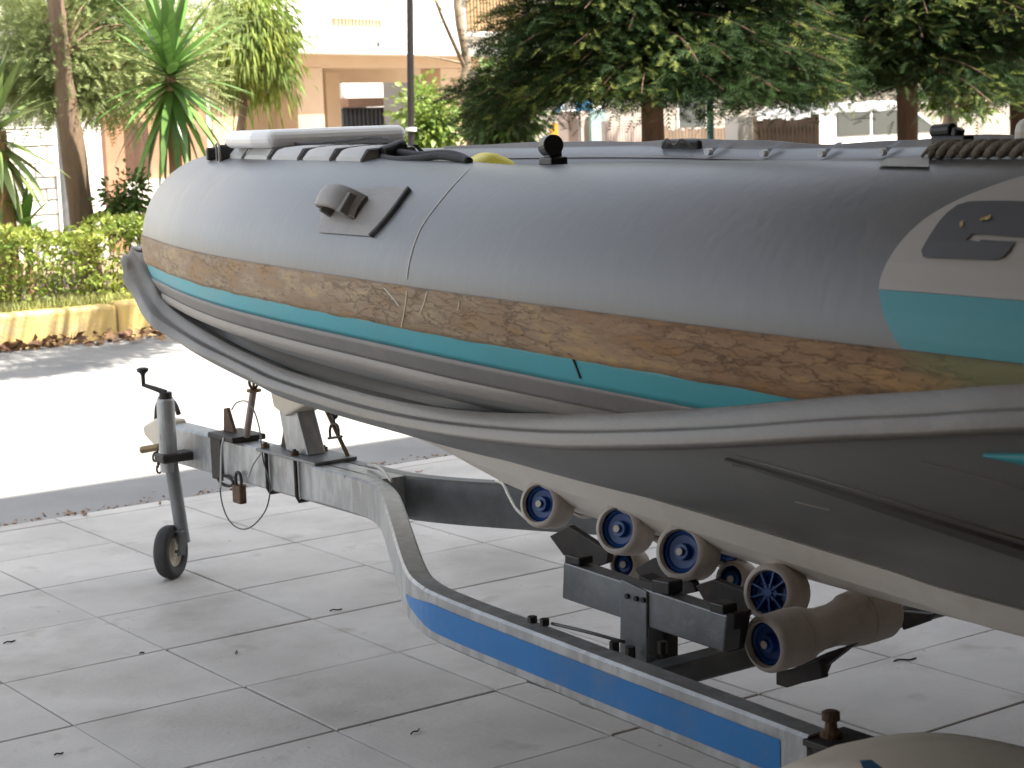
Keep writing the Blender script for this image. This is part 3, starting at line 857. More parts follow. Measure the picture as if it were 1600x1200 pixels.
# bow eye and shackle
pe = PX(522, 650, .98)
MB().ring([pe+np.array([.0, .018*math.cos(a), .018*math.sin(a)+.012]) for a in np.linspace(0, 2*math.pi, 14, endpoint=False)], .005, 6).obj('bow_eye', MT['blackm'], boat, smooth=True)
sh = empty('shackle', PX(522, 685, .97), 'small dark shackle hanging from the bow eye behind the winch post', 'shackle')
P = [PX(x, y, .97) for x, y in ((521, 645), (522, 663))]
MB().cyl(P[0], P[1], .0045, 8).obj('swivel', MT['blackm'], sh)
P = [PX(x, y, .97) for x, y in ((516, 684), (515.5, 672), (518, 664), (522, 662), (527, 665), (529, 673), (529, 683))]
MB().tube(smooth_path(P, 24), .0042, 8).obj('bow', MT['blackm'], sh, smooth=True)
MB().cyl(PX(513, 685, .97), PX(534, 682, .97), .004, 8).obj('pin', MT['blackm'], sh)

# ================================================================== TRAILER
tr = empty('boat_trailer', (1.03, -2, 0), 'galvanised boat trailer with a forked drawbar, blue tape on the side beam and rubber rollers', 'trailer')
BZ0, BZ1 = .375, .505


def beam(path, w, z0, z1, name, m, bevel=.006, drop=None):
    """rectangular section swept along a plan path (x, y[, dz])"""
    P = np.array([(p[0], p[1], p[2] if len(p) > 2 else 0.) for p in path], float)
    T_ = np.gradient(P[:, :2], axis=0); T_ /= np.linalg.norm(T_, axis=1)[:, None]
    rows = []
    c = .006
    for p, t in zip(P, T_):
        n_ = np.array([-t[1], t[0], 0])
        b = np.array([p[0], p[1], p[2]])
        h = w/2
        sec = [(-h+c, z0), (h-c, z0), (h, z0+c), (h, z1-c), (h-c, z1), (-h+c, z1), (-h, z1-c), (-h, z0+c)]
        rows.append([b+n_*q+np.array([0, 0, z]) for q, z in sec+[sec[0]]])
    mb = MB().grid(rows)
    mb.add(rows[0][:-1], [tuple(range(8))]); mb.add(rows[-1][:-1], [tuple(range(8))])
    return mb.obj(name, m, tr)


DX = 1.045
beam([(DX, y) for y in (.50, .2, -.2, -.5, -.95)], .085, BZ0, BZ1, 'drawbar', MT['galv'])
def side_path(sgn):
    """from the drawbar end outwards, then straight aft"""
    x0 = DX+sgn*.03
    cp = [(x0+sgn*.02, -.60, 0), (x0+sgn*.024, -.84, 0), (x0+sgn*.036, -.96, 0), (x0+sgn*.085, -1.10, 0), (x0+sgn*.16, -1.25, 0), (x0+sgn*.295, -1.50, 0), (x0+sgn*.452, -1.79, .0), (x0+sgn*.530, -1.94, .0), (x0+sgn*.576, -2.05, .0), (x0+sgn*.602, -2.2, -.003), (x0+sgn*.608, -2.6, -.012), (x0+sgn*.61, -3.33, -.030)]
    P = smooth_path(cp, 90)
    return P
SP = side_path(-1)
nb = beam(SP, .055, BZ0+.018, BZ1, 'side_beam', MT['galv']); nb['label'] = 'near side beam with the blue tape'
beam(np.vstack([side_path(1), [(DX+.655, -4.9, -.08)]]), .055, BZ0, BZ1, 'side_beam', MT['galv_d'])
beam([(.425, -3.22, -.035), (.425, -4.0, -.055), (.425, -5.0, -.085)], .07, BZ0+.02, BZ1-.012, 'rear_beam', MT['galv'])
# blue tape on the outer face of the near beam
T_ = np.gradient(SP[:, :2], axis=0); T_ /= np.linalg.norm(T_, axis=1)[:, None]
rows = []; rows_b = []
# outer side is towards -x
for p, t in zip(SP, T_):
    if p[1] > -1.93 or p[1] < -3.283: continue
    n_ = np.array([-t[1], t[0], 0])
    if n_[0] > 0: n_ = -n_
    b = np.array([p[0], p[1], p[2]])+n_*.0288
    k = min(1., max(.08, (-1.93-p[1])/.22))
    zc_ = .447
    rows.append([b+np.array([0, 0, zc_+.033*k]), b+np.array([0, 0, zc_-.031*k])])
MB().grid(rows).obj('reflective_tape', MT['blue'], tr)
ez = np.array([0, 0, 1.])
# plate and U-bolts where the winch post is clamped
MB().b2((DX-.075, -.62, BZ1+.001), (DX+.075, -.24, BZ1+.011)).obj('clamp_plate', MT['galv_d'], tr, bevel=.002)
for y in (-.265, -.455):
    P = [(DX-.052, y, BZ1+.03), (DX-.052, y, BZ0-.006), (DX+.052, y, BZ0-.006), (DX+.052, y, BZ1+.03)]
    ub = MB().tube(np.array([P[0], (DX-.052, y, .44), (DX-.052, y, BZ0+.01), (DX-.045, y, BZ0-.006), (DX+.045, y, BZ0-.006), (DX+.052, y, BZ0+.01), (DX+.052, y, .44), P[3]]), .0065, 8).obj('u_bolt', MT['blackm'], tr, smooth=True)
    for x in (DX-.052, DX+.052):
        MB().cyl((x, y, BZ1+.011), (x, y, BZ1+.024), .013, 6).obj('nut', MT['rust'], ub)
# winch post with bow stop
wp = MB()
wp.prism([(DX-.03, -.50, BZ1+.011), (DX-.03, -.36, BZ1+.011), (DX-.03, -.31, .70), (DX-.03, -.42, .70)], (.065, 0, 0))
wp.obj('winch_post', MT['galv'], tr, bevel=.004)['label'] = 'slanted winch post'
MB().prism([(DX-.005, -.28, BZ1+.012), (DX-.005, -.358, BZ1+.012), (DX-.005, -.335, .63), (DX-.005, -.325, .63)], (.006, 0, 0)).obj('gusset', MT['blackm'], tr)
MB().cyl((DX+.06, -.59, BZ1+.01), (DX+.03, -.50, .68), .0065, 8).obj('brace_rod', MT['rust'], tr)
bs = MB()
bs.prism([(DX-.05, -.30, .735), (DX-.05, -.325, .655), (DX-.05, -.40, .632), (DX-.05, -.56, .69), (DX-.05, -.56, .735)], (.10, 0, 0))
bs.obj('bow_stop', MT['cream'], tr, bevel=.008, seg=2)
# coupling head
cp = MB()
cp.prism([(DX-.035, .48, .395), (DX-.035, .60, .405), (DX-.035, .70, .44), (DX-.035, .71, .475), (DX-.035, .60, .515), (DX-.035, .48, .52)], (.07, 0, 0))
cp.obj('coupling', MT['cream'], tr, bevel=.012, seg=3)
MB().tube(smooth_path([(DX, .66, .50), (DX, .64, .555), (DX, .58, .60), (DX, .50, .575), (DX, .47, .54)], 20), .009, 8).obj('coupling_lever', MT['blackm'], tr, smooth=True)
# jockey wheel
jx, jy = .935, .315
MB().lathe((jx-.005, jy+.012, .37), (.012, .02, 1), [(0, .0), (0, .031), (.245, .031), (.252, .028), (.252, 0)], 20).obj('jockey_sleeve', MT['galv'], tr, smooth=False, bevel=.001)
MB().cyl((jx+.02, jy-.012, .12), (jx, jy+.006, .40), .0235, 20).obj('jockey_tube', MT['galv_d'], tr)
MB().b2((jx-.045, jy-.03, .405), (DX-.03, jy+.045, .435)).obj('jockey_clamp', MT['blackm'], tr, bevel=.006)
# crank
hx, hy, hz = jx+.002, jy+.02, .622
cr_ = MB().cyl((hx, hy, hz), (hx, hy, hz+.022), .022, 14)
cr_.tube([(hx, hy, hz+.02), (hx-.02, hy+.03, hz+.032), (hx-.045, hy+.075, hz+.045), (hx-.045, hy+.075, hz+.085)], [.011, .009, .008, .007], 8)
crank = cr_.obj('jockey_crank', MT['blackm'], tr, smooth=False)
MB().lathe((hx-.045, hy+.075, hz+.075), (0, 0, 1), [(0, .006), (.01, .010), (.018, .020), (.026, .021), (.03, .012), (.03, 0)], 14).obj('crank_knob', MT['black'], crank, smooth=True)
# wheel: axis mostly along x, turned towards the camera
wa = np.array([.62, -.78, .03]); wa /= np.linalg.norm(wa)
wc = np.array([.912, .318, .0925])
prof = [(-.022, .055), (-.026, .075), (-.023, .087), (-.012, .092), (.012, .092), (.023, .087), (.026, .075), (.022, .055)]
ty_ = MB().lathe(wc, wa, prof, 32, close=True).obj('jockey_tyre', MT['tyre'], tr, smooth=True)
MB().lathe(wc, wa, [(-.016, .0), (-.016, .018), (-.008, .022), (-.004, .046), (-.016, .052), (.016, .052), (.004, .046), (.010, .020), (.018, .018), (.018, 0)], 24).obj('jockey_rim', MT['cream'], tr, smooth=True)
fk = MB()
for s in (-.034, .034):
    fk.prism([wc+wa*s+np.array([-.012, 0, -.014])+0, wc+wa*s+np.array([.016, 0, -.014]), wc+wa*s*.9+np.array([.028, -.01, .06]), wc+wa*s*.7+np.array([.012, -.01, .075])], wa*.004)
fk.box(wc+np.array([.022, -.01, .072]), (.06, .04, .006), (wa, np.cross([0, 0, 1], wa), ez))
fk.cyl(wc-wa*.04, wc+wa*.04, .006, 8)
fk.obj('jockey_fork', MT['galv_d'], tr)
# clamp T-handle with chain hanging from it
tc = np.array([DX-.10, .46, .42])
MB().cyl(PY(222, 703, .50), PY(250, 698, .42), .013, 10).obj('clamp_handle', MT['brass'], tr)
def link(c, a, b, l, wd, r):
    return [np.array(c)+np.array(a)*l*math.cos(t)+np.array(b)*wd*math.sin(t) for t in np.linspace(0, 2*math.pi, 12, endpoint=False)]
ch = empty('hitch_chain', PY(248, 735, .45), 'short rusty chain hanging under the coupling beside the jockey wheel', 'chain')
for px, py, k in ((246, 704, 0), (243, 714, 1), (247, 723, 0), (253, 717, 1), (257, 710, 0), (249, 732, 1)):
    c = PY(px, py, .45)
    MB().ring(link(c, (0.1, 0, 1), (1, 0, 0) if k else (.35, .9, 0), .016, .010, .004), .0038, 6).obj('chain_link', MT['rust'], ch, smooth=True)
# bracket with lever on the drawbar
y0 = .02
MB().b2((DX-.065, -.06, BZ1+.001), (DX+.06, .12, BZ1+.020)).obj('lever_bracket', MT['blackm'], tr, bevel=.004)
MB().b2((DX-.050, .06, BZ0-.012), (DX-.0437, .135, BZ1+.001)).obj('lever_strap', MT['blackm'], tr, bevel=.002)
MB().prism([(DX-.01, .11, BZ1+.018), (DX-.01, .03, BZ1+.018), (DX-.01, .075, .605), (DX-.01, .10, .60)], (.012, 0, 0)).obj('lever_plate', MT['rust'], tr, bevel=.002)
MB().cyl((DX-.01, -.055, BZ1+.018), (DX-.005, -.115, .685), .0115, 12).obj('lever_rod', MT['pink'], tr)
q = np.array((DX-.005, -.117, .69))
kn = MB().cyl(q-ez*.012, q-ez*.004, .024, 12)
for a in (0, 1.05, 2.1):
    d = np.array([math.cos(a), math.sin(a), 0])
    kn.ring([q+ez*.020+d*.016*math.cos(t)+ez*.022*math.sin(t) for t in np.linspace(0, 2*math.pi, 12, endpoint=False)], .0045, 6)
kn.obj('lever_knob', MT['brass'], tr, smooth=True)
# hanger loop and padlock
hx_ = DX-.052
MB().ring([np.array([hx_, .06+.055*math.cos(t)-.03, BZ0-.006+.016*math.sin(t)]) for t in np.linspace(0, 2*math.pi, 18, endpoint=False)], .0055, 6).obj('hanger_loop', MT['blackm'], tr, smooth=True)
pc = PX(374, 772, hx_-.006)
pad = empty('padlock', pc-np.array([0, 0, .03]), 'dark brown padlock hanging under the drawbar', 'padlock')
MB().box(pc, (.026, .056, .060), None).obj('body', MT['rust'], pad, bevel=.005, seg=3)
MB().tube(smooth_path([pc+np.array([0, -.018, .028]), pc+np.array([0, -.019, .052]), pc+np.array([0, -.010, .070]), pc+np.array([0, .010, .070]), pc+np.array([0, .019, .052]), pc+np.array([0, .018, .028])], 24), .0055, 8).obj('lock_bow', MT['blackm'], pad, smooth=True)
# breakaway cable: a loop under the drawbar and an arch above it
xw = DX-.062
pts = [(362, 640), (370, 629), (385, 627), (396, 640), (405, 668), (409, 700), (412, 722), (420, 748), (422, 768), (416, 795), (402, 815), (386, 826), (370, 824), (356, 810), (347, 786), (344, 760), (345, 720), (347, 695), (350, 684)]
P = [PX(x, y, xw if i > 4 else xw+.02*(5-i)) for i, (x, y) in enumerate(pts)]
cab = MB().tube(smooth_path(P, 120), .0026, 6).obj('wire_loop', MT['wire_d'], None, smooth=True, origin=P[12])
tag(cab, 'thin wire hanging in a loose loop round the drawbar beside the padlock', 'wire')
P = [PX(x, y, xw-.004) for x, y in ((350, 684), (346.5, 700), (345.5, 730), (345, 762))]
MB().tube(smooth_path(P, 20), .0042, 6).obj('wire_sheath', MT['wire'], cab, smooth=True).location = (0, 0, 0)
P = [PX(x, y, xw-.004) for x, y in ((410, 704), (402, 715), (394, 728), (388, 745))]
MB().tube(smooth_path(P, 20), .0042, 6).obj('wire_sheath', MT['wire'], cab, smooth=True)
# electric wire over the fork and along the far beam
P = [PZ(575, 727, .515), PZ(590, 730, .52), PZ(602, 740, .52), PZ(612, 752, .512)]
MB().tube(smooth_path(P, 20), .0055, 6).obj('cable_stub', MT['wire'], tr, smooth=True)
P = [PX(775, 752, 1.2), PX(786, 757, 1.15), PX(795, 775, 1.1), PX(808, 797, 1.02), PX(832, 818, .95)]
MB().tube(smooth_path(P, 24), .0045, 6).obj('cable_stub', MT['wire'], tr, smooth=True)
P = [PX(650, 802, 1.25), PX(668, 810, 1.25), PX(700, 806, 1.3), PX(735, 800, 1.35)]
MB().tube(smooth_path(P, 24), .005, 6).obj('cable_stub', MT['wire_d'], tr, smooth=True)
# cross member, T post, roller carrier
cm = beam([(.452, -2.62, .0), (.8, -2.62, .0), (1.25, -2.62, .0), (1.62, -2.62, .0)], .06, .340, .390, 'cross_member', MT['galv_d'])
RX = .70
def carrier(RX, y_off, m):
    a, b, c, d = [PX(*p, RX) for p in ((880, 878), (878, 935), (1130, 1020), (1136, 962))]
    poly = [np.array([RX, q[1], q[2]]) for q in (a, b, c, d)]
    return poly
poly = carrier(RX, 0, None)
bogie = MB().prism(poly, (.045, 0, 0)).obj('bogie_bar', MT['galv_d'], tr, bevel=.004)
post = [PX(*p, RX-.006) for p in ((970, 905), (1010, 925), (1010, 1040), (968, 1018))]
MB().prism(post, (.006, 0, 0)).obj('bogie_post', MT['galv_d'], tr, bevel=.002)
MB().prism([p+np.array([.05, 0, 0]) for p in post], (.04, 0, 0)).obj('bogie_post', MT['blackm'], tr, bevel=.002)
for p in ((978, 932), (992, 936), (1003, 938)):
    q = PX(*p, RX-.012); MB().cyl(q, q+np.array([.006, 0, 0]), .006, 8).obj('bolt', MT['black'], tr)
for p in ((960, 1012), (985, 1020), (1035, 1012)):
    q = PX(*p, RX-.03); MB().cyl(q-ez*.012, q+ez*.014, .011, 6).obj('bolt', MT['blackm'], tr)
# foot plate of the post on the cross member
fp = PX(990, 1030, RX)
MB().box((RX+.03, fp[1], fp[2]-.004), (.13, .13, .008)).obj('post_foot', MT['galv_d'], tr, bevel=.002)


def roller(c, r, length, name='roller', ax=(.94, .28, -.22), spokes=False, hour=False):
    c = np.array(c, float); ax = np.array(ax, float); ax /= np.linalg.norm(ax)
    L = length; h = r*.74
    prof = [(.010, h), (0, h+.003), (0, r-.010), (.004, r-.003), (.010, r), (L*.5, r*1.02), (L-.010, r), (L-.004, r-.003), (L, r-.010), (L, h+.003), (L-.010, h)]
    if hour:
        prof = [(.012, h), (0, h+.003), (0, r-.010), (.005, r-.003), (.012, r), (.088, r), (.090, r-.003), (.092, r-.001), (.115, r*.96), (L*.34, r*.85), (L*.44, r*.74), (L*.56, r*.74), (L*.66, r*.85), (L-.115, r*.96), (L-.092, r-.001), (L-.090, r-.004), (L-.088, r), (L-.012, r), (L-.004, r-.003), (L, r-.010), (L, h+.003), (L-.012, h)]
    ro_ = MB().lathe(c, ax, prof, 32).obj(name, MT['roller'], tr, smooth=True)
    m_ = ro_.modifiers.new('edge', 'EDGE_SPLIT'); m_.split_angle = R(50)
    hb_ = MB()
    hb_.lathe(c, ax, [(L-.012 if not hour else .05, h), (.016, h), (.014, h-.004), (.018, h*.82), (.022, h*.78), (.024, .020), (.010, .018), (.010, .010), (.004, .009), (.004, 0)], 24)
    if spokes:
        u = np.cross(ax, ez); u /= np.linalg.norm(u); v = np.cross(ax, u)
        for k in range(9):
            t = 2*math.pi*k/9
            e = u*math.cos(t)+v*math.sin(t); f_ = np.cross(ax, e)
            hb_.box(c+ax*.014+e*h*.58, (.016, h*.85, .004), (ax, e, f_))
    hb_.obj('hub', MT['hub'], ro_)
    if not spokes:
        MB().cyl(c+ax*.002, c+ax*.010, .0085, 10).obj('axle_end', MT['cream'], ro_)
    return ro_


xr = .915
for (px, py, r) in ((840, 787, .060), (962, 826, .062), (1060, 862, .066)):
    roller(PX(px, py, xr), r, .085)
    c = PX(px, py, xr)
    roller(c+np.array([.145, .02, -.012]), r, .085, ax=(.94, .28, .22))      # its twin beyond the keel
# spoked roller further aft, and twin
roller(PX(1198, 926, .90), .062, .09, spokes=True)
# dumbbell keel roller in front of the cross member
roller(PX(1192, 1008, .78), .061, .38, hour=True, ax=(1, .06, .0))
# extra small rollers seen between
for px, py, xx in ((972, 882, 1.02), (1140, 905, 1.02)):
    roller(PX(px, py, xx), .042, .07)
# rocking arms between the rollers (dark steel)
def arm(pts, x, th=.02, m='blackm'):
    return MB().prism([PX(a, b, x) for a, b in pts], (th, 0, 0)).obj('rocker_arm', MT[m], tr, bevel=.003)
arm([(858, 838), (888, 822), (950, 862), (948, 880), (930, 886), (905, 878), (880, 868)], .93, .02)
arm([(990, 888), (1020, 872), (1082, 910), (1088, 925), (1065, 930), (1030, 918), (1000, 902)], .93, .02)
arm([(1086, 915), (1115, 905), (1178, 930), (1182, 942), (1170, 962), (1140, 950), (1100, 940)], .93, .02)
arm([(882, 866), (905, 872), (905, 884), (882, 880)], .70, .04, 'black')
arm([(1018, 905), (1045, 910), (1045, 930), (1018, 926)], .70, .04, 'black')
arm([(1108, 940), (1130, 946), (1130, 962), (1108, 956)], .70, .04, 'black')
arm([(1122, 950), (1150, 958), (1138, 1020), (1112, 1015)], .72, .045, 'blackm')
# forks of the keel roller on the cross member
arm([(1212, 1050), (1240, 1045), (1280, 1030), (1285, 1060), (1250, 1068), (1228, 1075), (1212, 1070)], .92, .02)
arm([(1225, 1050), (1290, 1020), (1335, 1005), (1290, 1040), (1283, 1058), (1230, 1072)], .96, .02)
arm([(1405, 955), (1455, 960), (1447, 972), (1410, 985)], 1.25, .02)
# bolts and small parts on the near beam
for px, py in ((832, 973), (851, 977)):
    q = PZ(px, py, .495); MB().cyl(q, q+ez*.014, .010, 6).obj('bolt', MT['blackm'], tr)
P = [PZ(850, 977, .50)+np.array([.02, 0, 0]), PZ(900, 992, .50)+np.array([.03, 0, 0]), PZ(958, 1008, .49)+np.array([.03, 0, 0])]
MB().tube(smooth_path(P, 12), .0035, 6).obj('brake_cable', MT['wire_d'], tr, smooth=True)
q = PZ(840, 1071, BZ0-.03); MB().box(q+np.array([.02, 0, .006]), (.05, .07, .012)).obj('cable_clip', MT['blackm'], tr, bevel=.003)
MB().b2((.372, -3.40, BZ1-.047), (.472, -3.325, BZ1-.035)).obj('beam_clamp', MT['blackm'], tr, bevel=.002)
MB().b2((.372, -3.40, BZ0-.03), (.384, -3.355, BZ1-.0475)).obj('beam_clamp', MT['blackm'], tr, bevel=.002)
q = np.array([.418, -3.348, BZ1-.035])
MB().lathe(q, (0, 0, 1), [(0, .020), (.008, .019), (.012, .012), (.026, .010), (.029, .016), (.042, .016), (.045, .010), (.045, 0)], 12).obj('clamp_bolt', MT['rust'], tr, smooth=False)
# axle, wheel and mudguard (only the guard's front is in view)
MB().cyl((.1, -3.97, .27), (1.98, -3.97, .27), .03, 12).obj('axle', MT['galv_d'], tr)
for x0, sg in ((.13, 1), (1.78, 1)):
    wh = MB().lathe((x0, -3.97, .27), (1, 0, 0), [(0, .15), (-.005, .20), (.0, .25), (.02, .268), (.13, .268), (.15, .25), (.155, .20), (.15, .15)], 36, close=True).obj('wheel', MT['tyre'], tr, smooth=True)
    MB().lathe((x0+.02, -3.97, .27), (1, 0, 0), [(0, 0), (0, .05), (.02, .1), (-.01, .15), (.11, .15), (.09, .05), (.09, 0)], 24).obj('rim', MT['galv'], wh, smooth=True)
def guard(x0, x1, front):
    prof = [(-3.50, .30), (-3.505, .46), (-3.53, .525), (-3.60, .565), (-3.75, .598), (-3.97, .61), (-4.2, .60), (-4.38, .55), (-4.46, .44), (-4.47, .30)]
    P = smooth_path([(0, a, b) for a, b in prof], 40)
    rows = []
    for p in P:
        y, z = p[1], p[2]
        rows.append([(x0, y, z-.05), (x0+.004, y, z-.02), (x0+.02, y, z-.004), (x0+.05, y, z), ((x0+x1)/2, y, z+.006), (x1-.05, y, z), (x1-.02, y, z-.004), (x1-.004, y, z-.02), (x1, y, z-.05)])
    o = MB().grid(rows).obj('mudguard', MT['cream'], tr, smooth=True)
    s_ = o.modifiers.new('solid', 'SOLIDIFY'); s_.thickness = .004
    return o
guard(.07, .335, True); guard(1.72, 1.99, True)
MB().grid([[PZ(1343, 1188, .607), PZ(1362, 1187, .607)], [PZ(1350, 1203, .607), PZ(1382, 1202, .607)]]).obj('sticker', MT['sticker'], tr)
P = [np.array([x, y, .5985+((.61-.598)/.22)*(-3.75-y)]) for x, y in ((.24, -3.70), (.29, -3.70), (.29, -3.80), (.24, -3.80))]

# ================================================================== STREET SIDE
def leaf_mesh(name, P, D, size, tmpl, m, parent, droop=0., roll=None, jitter=.25):
    """P points, D directions; tmpl = (verts in (along, side, normal), faces)"""
    P = np.asarray(P, float); D = np.asarray(D, float); N_ = len(P)
    D = D+RNG.normal(0, jitter, D.shape); D /= np.linalg.norm(D, axis=1)[:, None]+1e-9
    up = np.tile([0, 0, 1.], (N_, 1))+RNG.normal(0, .55, (N_, 3))
    Sd = np.cross(D, up); Sd /= np.linalg.norm(Sd, axis=1)[:, None]+1e-9
    Nn = np.cross(Sd, D)
    tv, tf = np.array(tmpl[0], float), tmpl[1]
    sz = size*(RNG.uniform(.65, 1.3, N_))
    V = P[:, None, :]+sz[:, None, None]*(tv[None, :, 0:1]*D[:, None, :]+tv[None, :, 1:2]*Sd[:, None, :]+tv[None, :, 2:3]*Nn[:, None, :])
    V[:, :, 2] -= droop*sz[:, None]*(tv[None, :, 0]**2)
    V = V.reshape(-1, 3)
    off = np.array(root_of(parent).location) if parent is not None else np.zeros(3)
    V = V-off
    nv = len(tv)
    k = len(tf[0])
    Fa = (np.array(tf)[None]+(np.arange(N_)*nv)[:, None, None]).reshape(-1, k)
    me = bpy.data.meshes.new(name)
    me.vertices.add(len(V)); me.vertices.foreach_set('co', V.astype(np.float32).ravel())
    me.loops.add(Fa.size); me.loops.foreach_set('vertex_index', Fa.astype(np.int32).ravel())
    me.polygons.add(len(Fa)); me.polygons.foreach_set('loop_start', (np.arange(len(Fa))*k).astype(np.int32))
    me.polygons.foreach_set('loop_total', np.full(len(Fa), k, np.int32))
    me.update(calc_edges=True); me.validate()
    me.materials.append(m)
    o = bpy.data.objects.new(name, me); COL.objects.link(o)
    if parent is not None: o.parent = parent
    return o


def frond(n=5, w=.10, side=.42):
    V = []; F_ = []
    def tri(a, b, c): 
        i = len(V); V.extend([a, b, c]); F_.append((i, i+1, i+2))
    tri((0, -.02, 0), (0, .02, 0), (1, 0, -.03))
    for k in range(n):
        t = .08+.78*k/(n-1); l = side*(1-t*.62)
        for s in (-1, 1):
            tri((t-w*.5, 0, 0), (t+w*.5, 0, 0), (t+l*.75, s*l*.72, .06-.05*t))
    return V, F_
FROND = frond(); FROND_F = frond(6, .085, .34)
LEAF = ([(0, 0, 0), (.5, .26, .05), (1, 0, -.05), (.5, -.26, .05)], [(0, 1, 2), (0, 2, 3)])
NARROW = ([(0, 0, 0), (.45, .085, .02), (1, 0, -.06), (.45, -.085, .02)], [(0, 1, 2), (0, 2, 3)])
BLADE = ([(0, -.035, 0), (0, .035, 0), (.55, .02, .05), (1, 0, .22)], [(0, 1, 2), (2, 1, 3)])


def trunk(mbname, parent, pts, radii, m, n=14, rough=.012):
    P = smooth_path(pts, 28)
    rr = np.interp(np.linspace(0, 1, 28), np.linspace(0, 1, len(radii)), radii)
    rr = rr*(1+RNG.normal(0, .04, 28))
    o = MB().tube(P, rr, n).obj(mbname, m, parent, smooth=True)
    return o, P


def conifer(name, base, h, rad, label, m_leaf, m_bark, tr_r, z0=1.55, nb=120, per=85, lean=(0, 0), seed=1, group=None, low_ring=True, fsize=.175, droopf=.42):
    rg = np.random.default_rng(seed)
    base = np.array(base, float)
    t = empty(name, base, label, 'tree', group)
    tip = base+np.array([lean[0], lean[1], h])
    trunk('trunk', t, [base+np.array([0, 0, -.3]), base*.7+tip*.3, tip], [tr_r*1.15, tr_r*.85, .02], m_bark)
    PP, DD, UU = [], [], []
    br = MB()
    for k in range(nb):
        # denser near the bottom, which is what one sees from the forecourt
        f = rg.uniform(0, 1)**1.7
        z = z0+(h-z0)*f*.97
        L = rad*(1-f)**.8*rg.uniform(.65, 1.08)+.25
        a = rg.uniform(0, 2*math.pi)
        d = np.array([math.cos(a), math.sin(a), 0])
        o_ = base+(tip-base)*(z/h)*np.array([1, 1, 0])+np.array([0, 0, z+.25])
        s_ = np.linspace(0, 1, 7)
        rise = rg.uniform(.05, .30)
        path = o_+np.outer(s_*L, d)+np.outer(rise*L*s_-(rise+.13+.10*rg.uniform())*L*s_**2*droopf*2, [0, 0, 1])
        br.tube(path, np.linspace(.022, .005, 7), 5, cap=False)
        n_ = int(per*(.4+.6*L/rad))
        u = rg.uniform(.04, 1.0, n_)**.9
        p = np.stack([np.interp(u, s_, path[:, c]) for c in range(3)], 1)
        side = np.cross(d, [0, 0, 1])
        q = rg.normal(0, 1, n_)
        p += side[None]*(q*.20*L*(.25+.6*np.sin(u*2.6)))[:, None]
        p[:, 2] += rg.normal(0, .05, n_)-.10*np.abs(q)*rg.uniform(.2, 1.2, n_)
        dd = d[None]*.75+side[None]*(np.sign(q)*.55)[:, None]+np.array([0, 0, -.10])[None]
        PP.append(p); DD.append(dd); UU.append(u)
    PP = np.vstack(PP); DD = np.vstack(DD)
    tag(br.obj('branches', m_bark, t), kind='stuff')
    UU = np.concatenate(UU)
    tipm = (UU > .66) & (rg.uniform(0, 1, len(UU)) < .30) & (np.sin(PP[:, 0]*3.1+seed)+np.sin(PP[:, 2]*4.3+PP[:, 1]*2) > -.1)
    tag(leaf_mesh('crown', PP[~tipm], DD[~tipm], fsize, FROND, m_leaf, t, droop=.10, jitter=.32), kind='stuff')
    tag(leaf_mesh('lit_tips', PP[tipm]+[0, 0, .03], DD[tipm], fsize*.8, FROND, MT['conifer_lit_tip'], t, droop=.18, jitter=.28), kind='stuff')  # sunlit branch ends put into the colour: brighter copy of the outer sprays
    return t


def at_ground(px, y, z=0.): 
    p = PY(px, 200, y); return (p[0], y, z)

g = 'dark conifers across the street'
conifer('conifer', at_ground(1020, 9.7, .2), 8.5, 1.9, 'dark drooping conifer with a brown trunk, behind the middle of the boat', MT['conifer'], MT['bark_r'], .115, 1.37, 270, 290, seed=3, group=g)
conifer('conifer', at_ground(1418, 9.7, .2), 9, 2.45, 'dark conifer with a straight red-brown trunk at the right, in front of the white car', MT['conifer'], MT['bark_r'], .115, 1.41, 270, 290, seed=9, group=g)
conifer('conifer', (17.6, 10.4, .2), 8, 2.2, 'dark conifer at the far right edge, beyond the other two conifers', MT['conifer'], MT['bark_r'], .12, 1.5, 150, 200, seed=21, group=g)


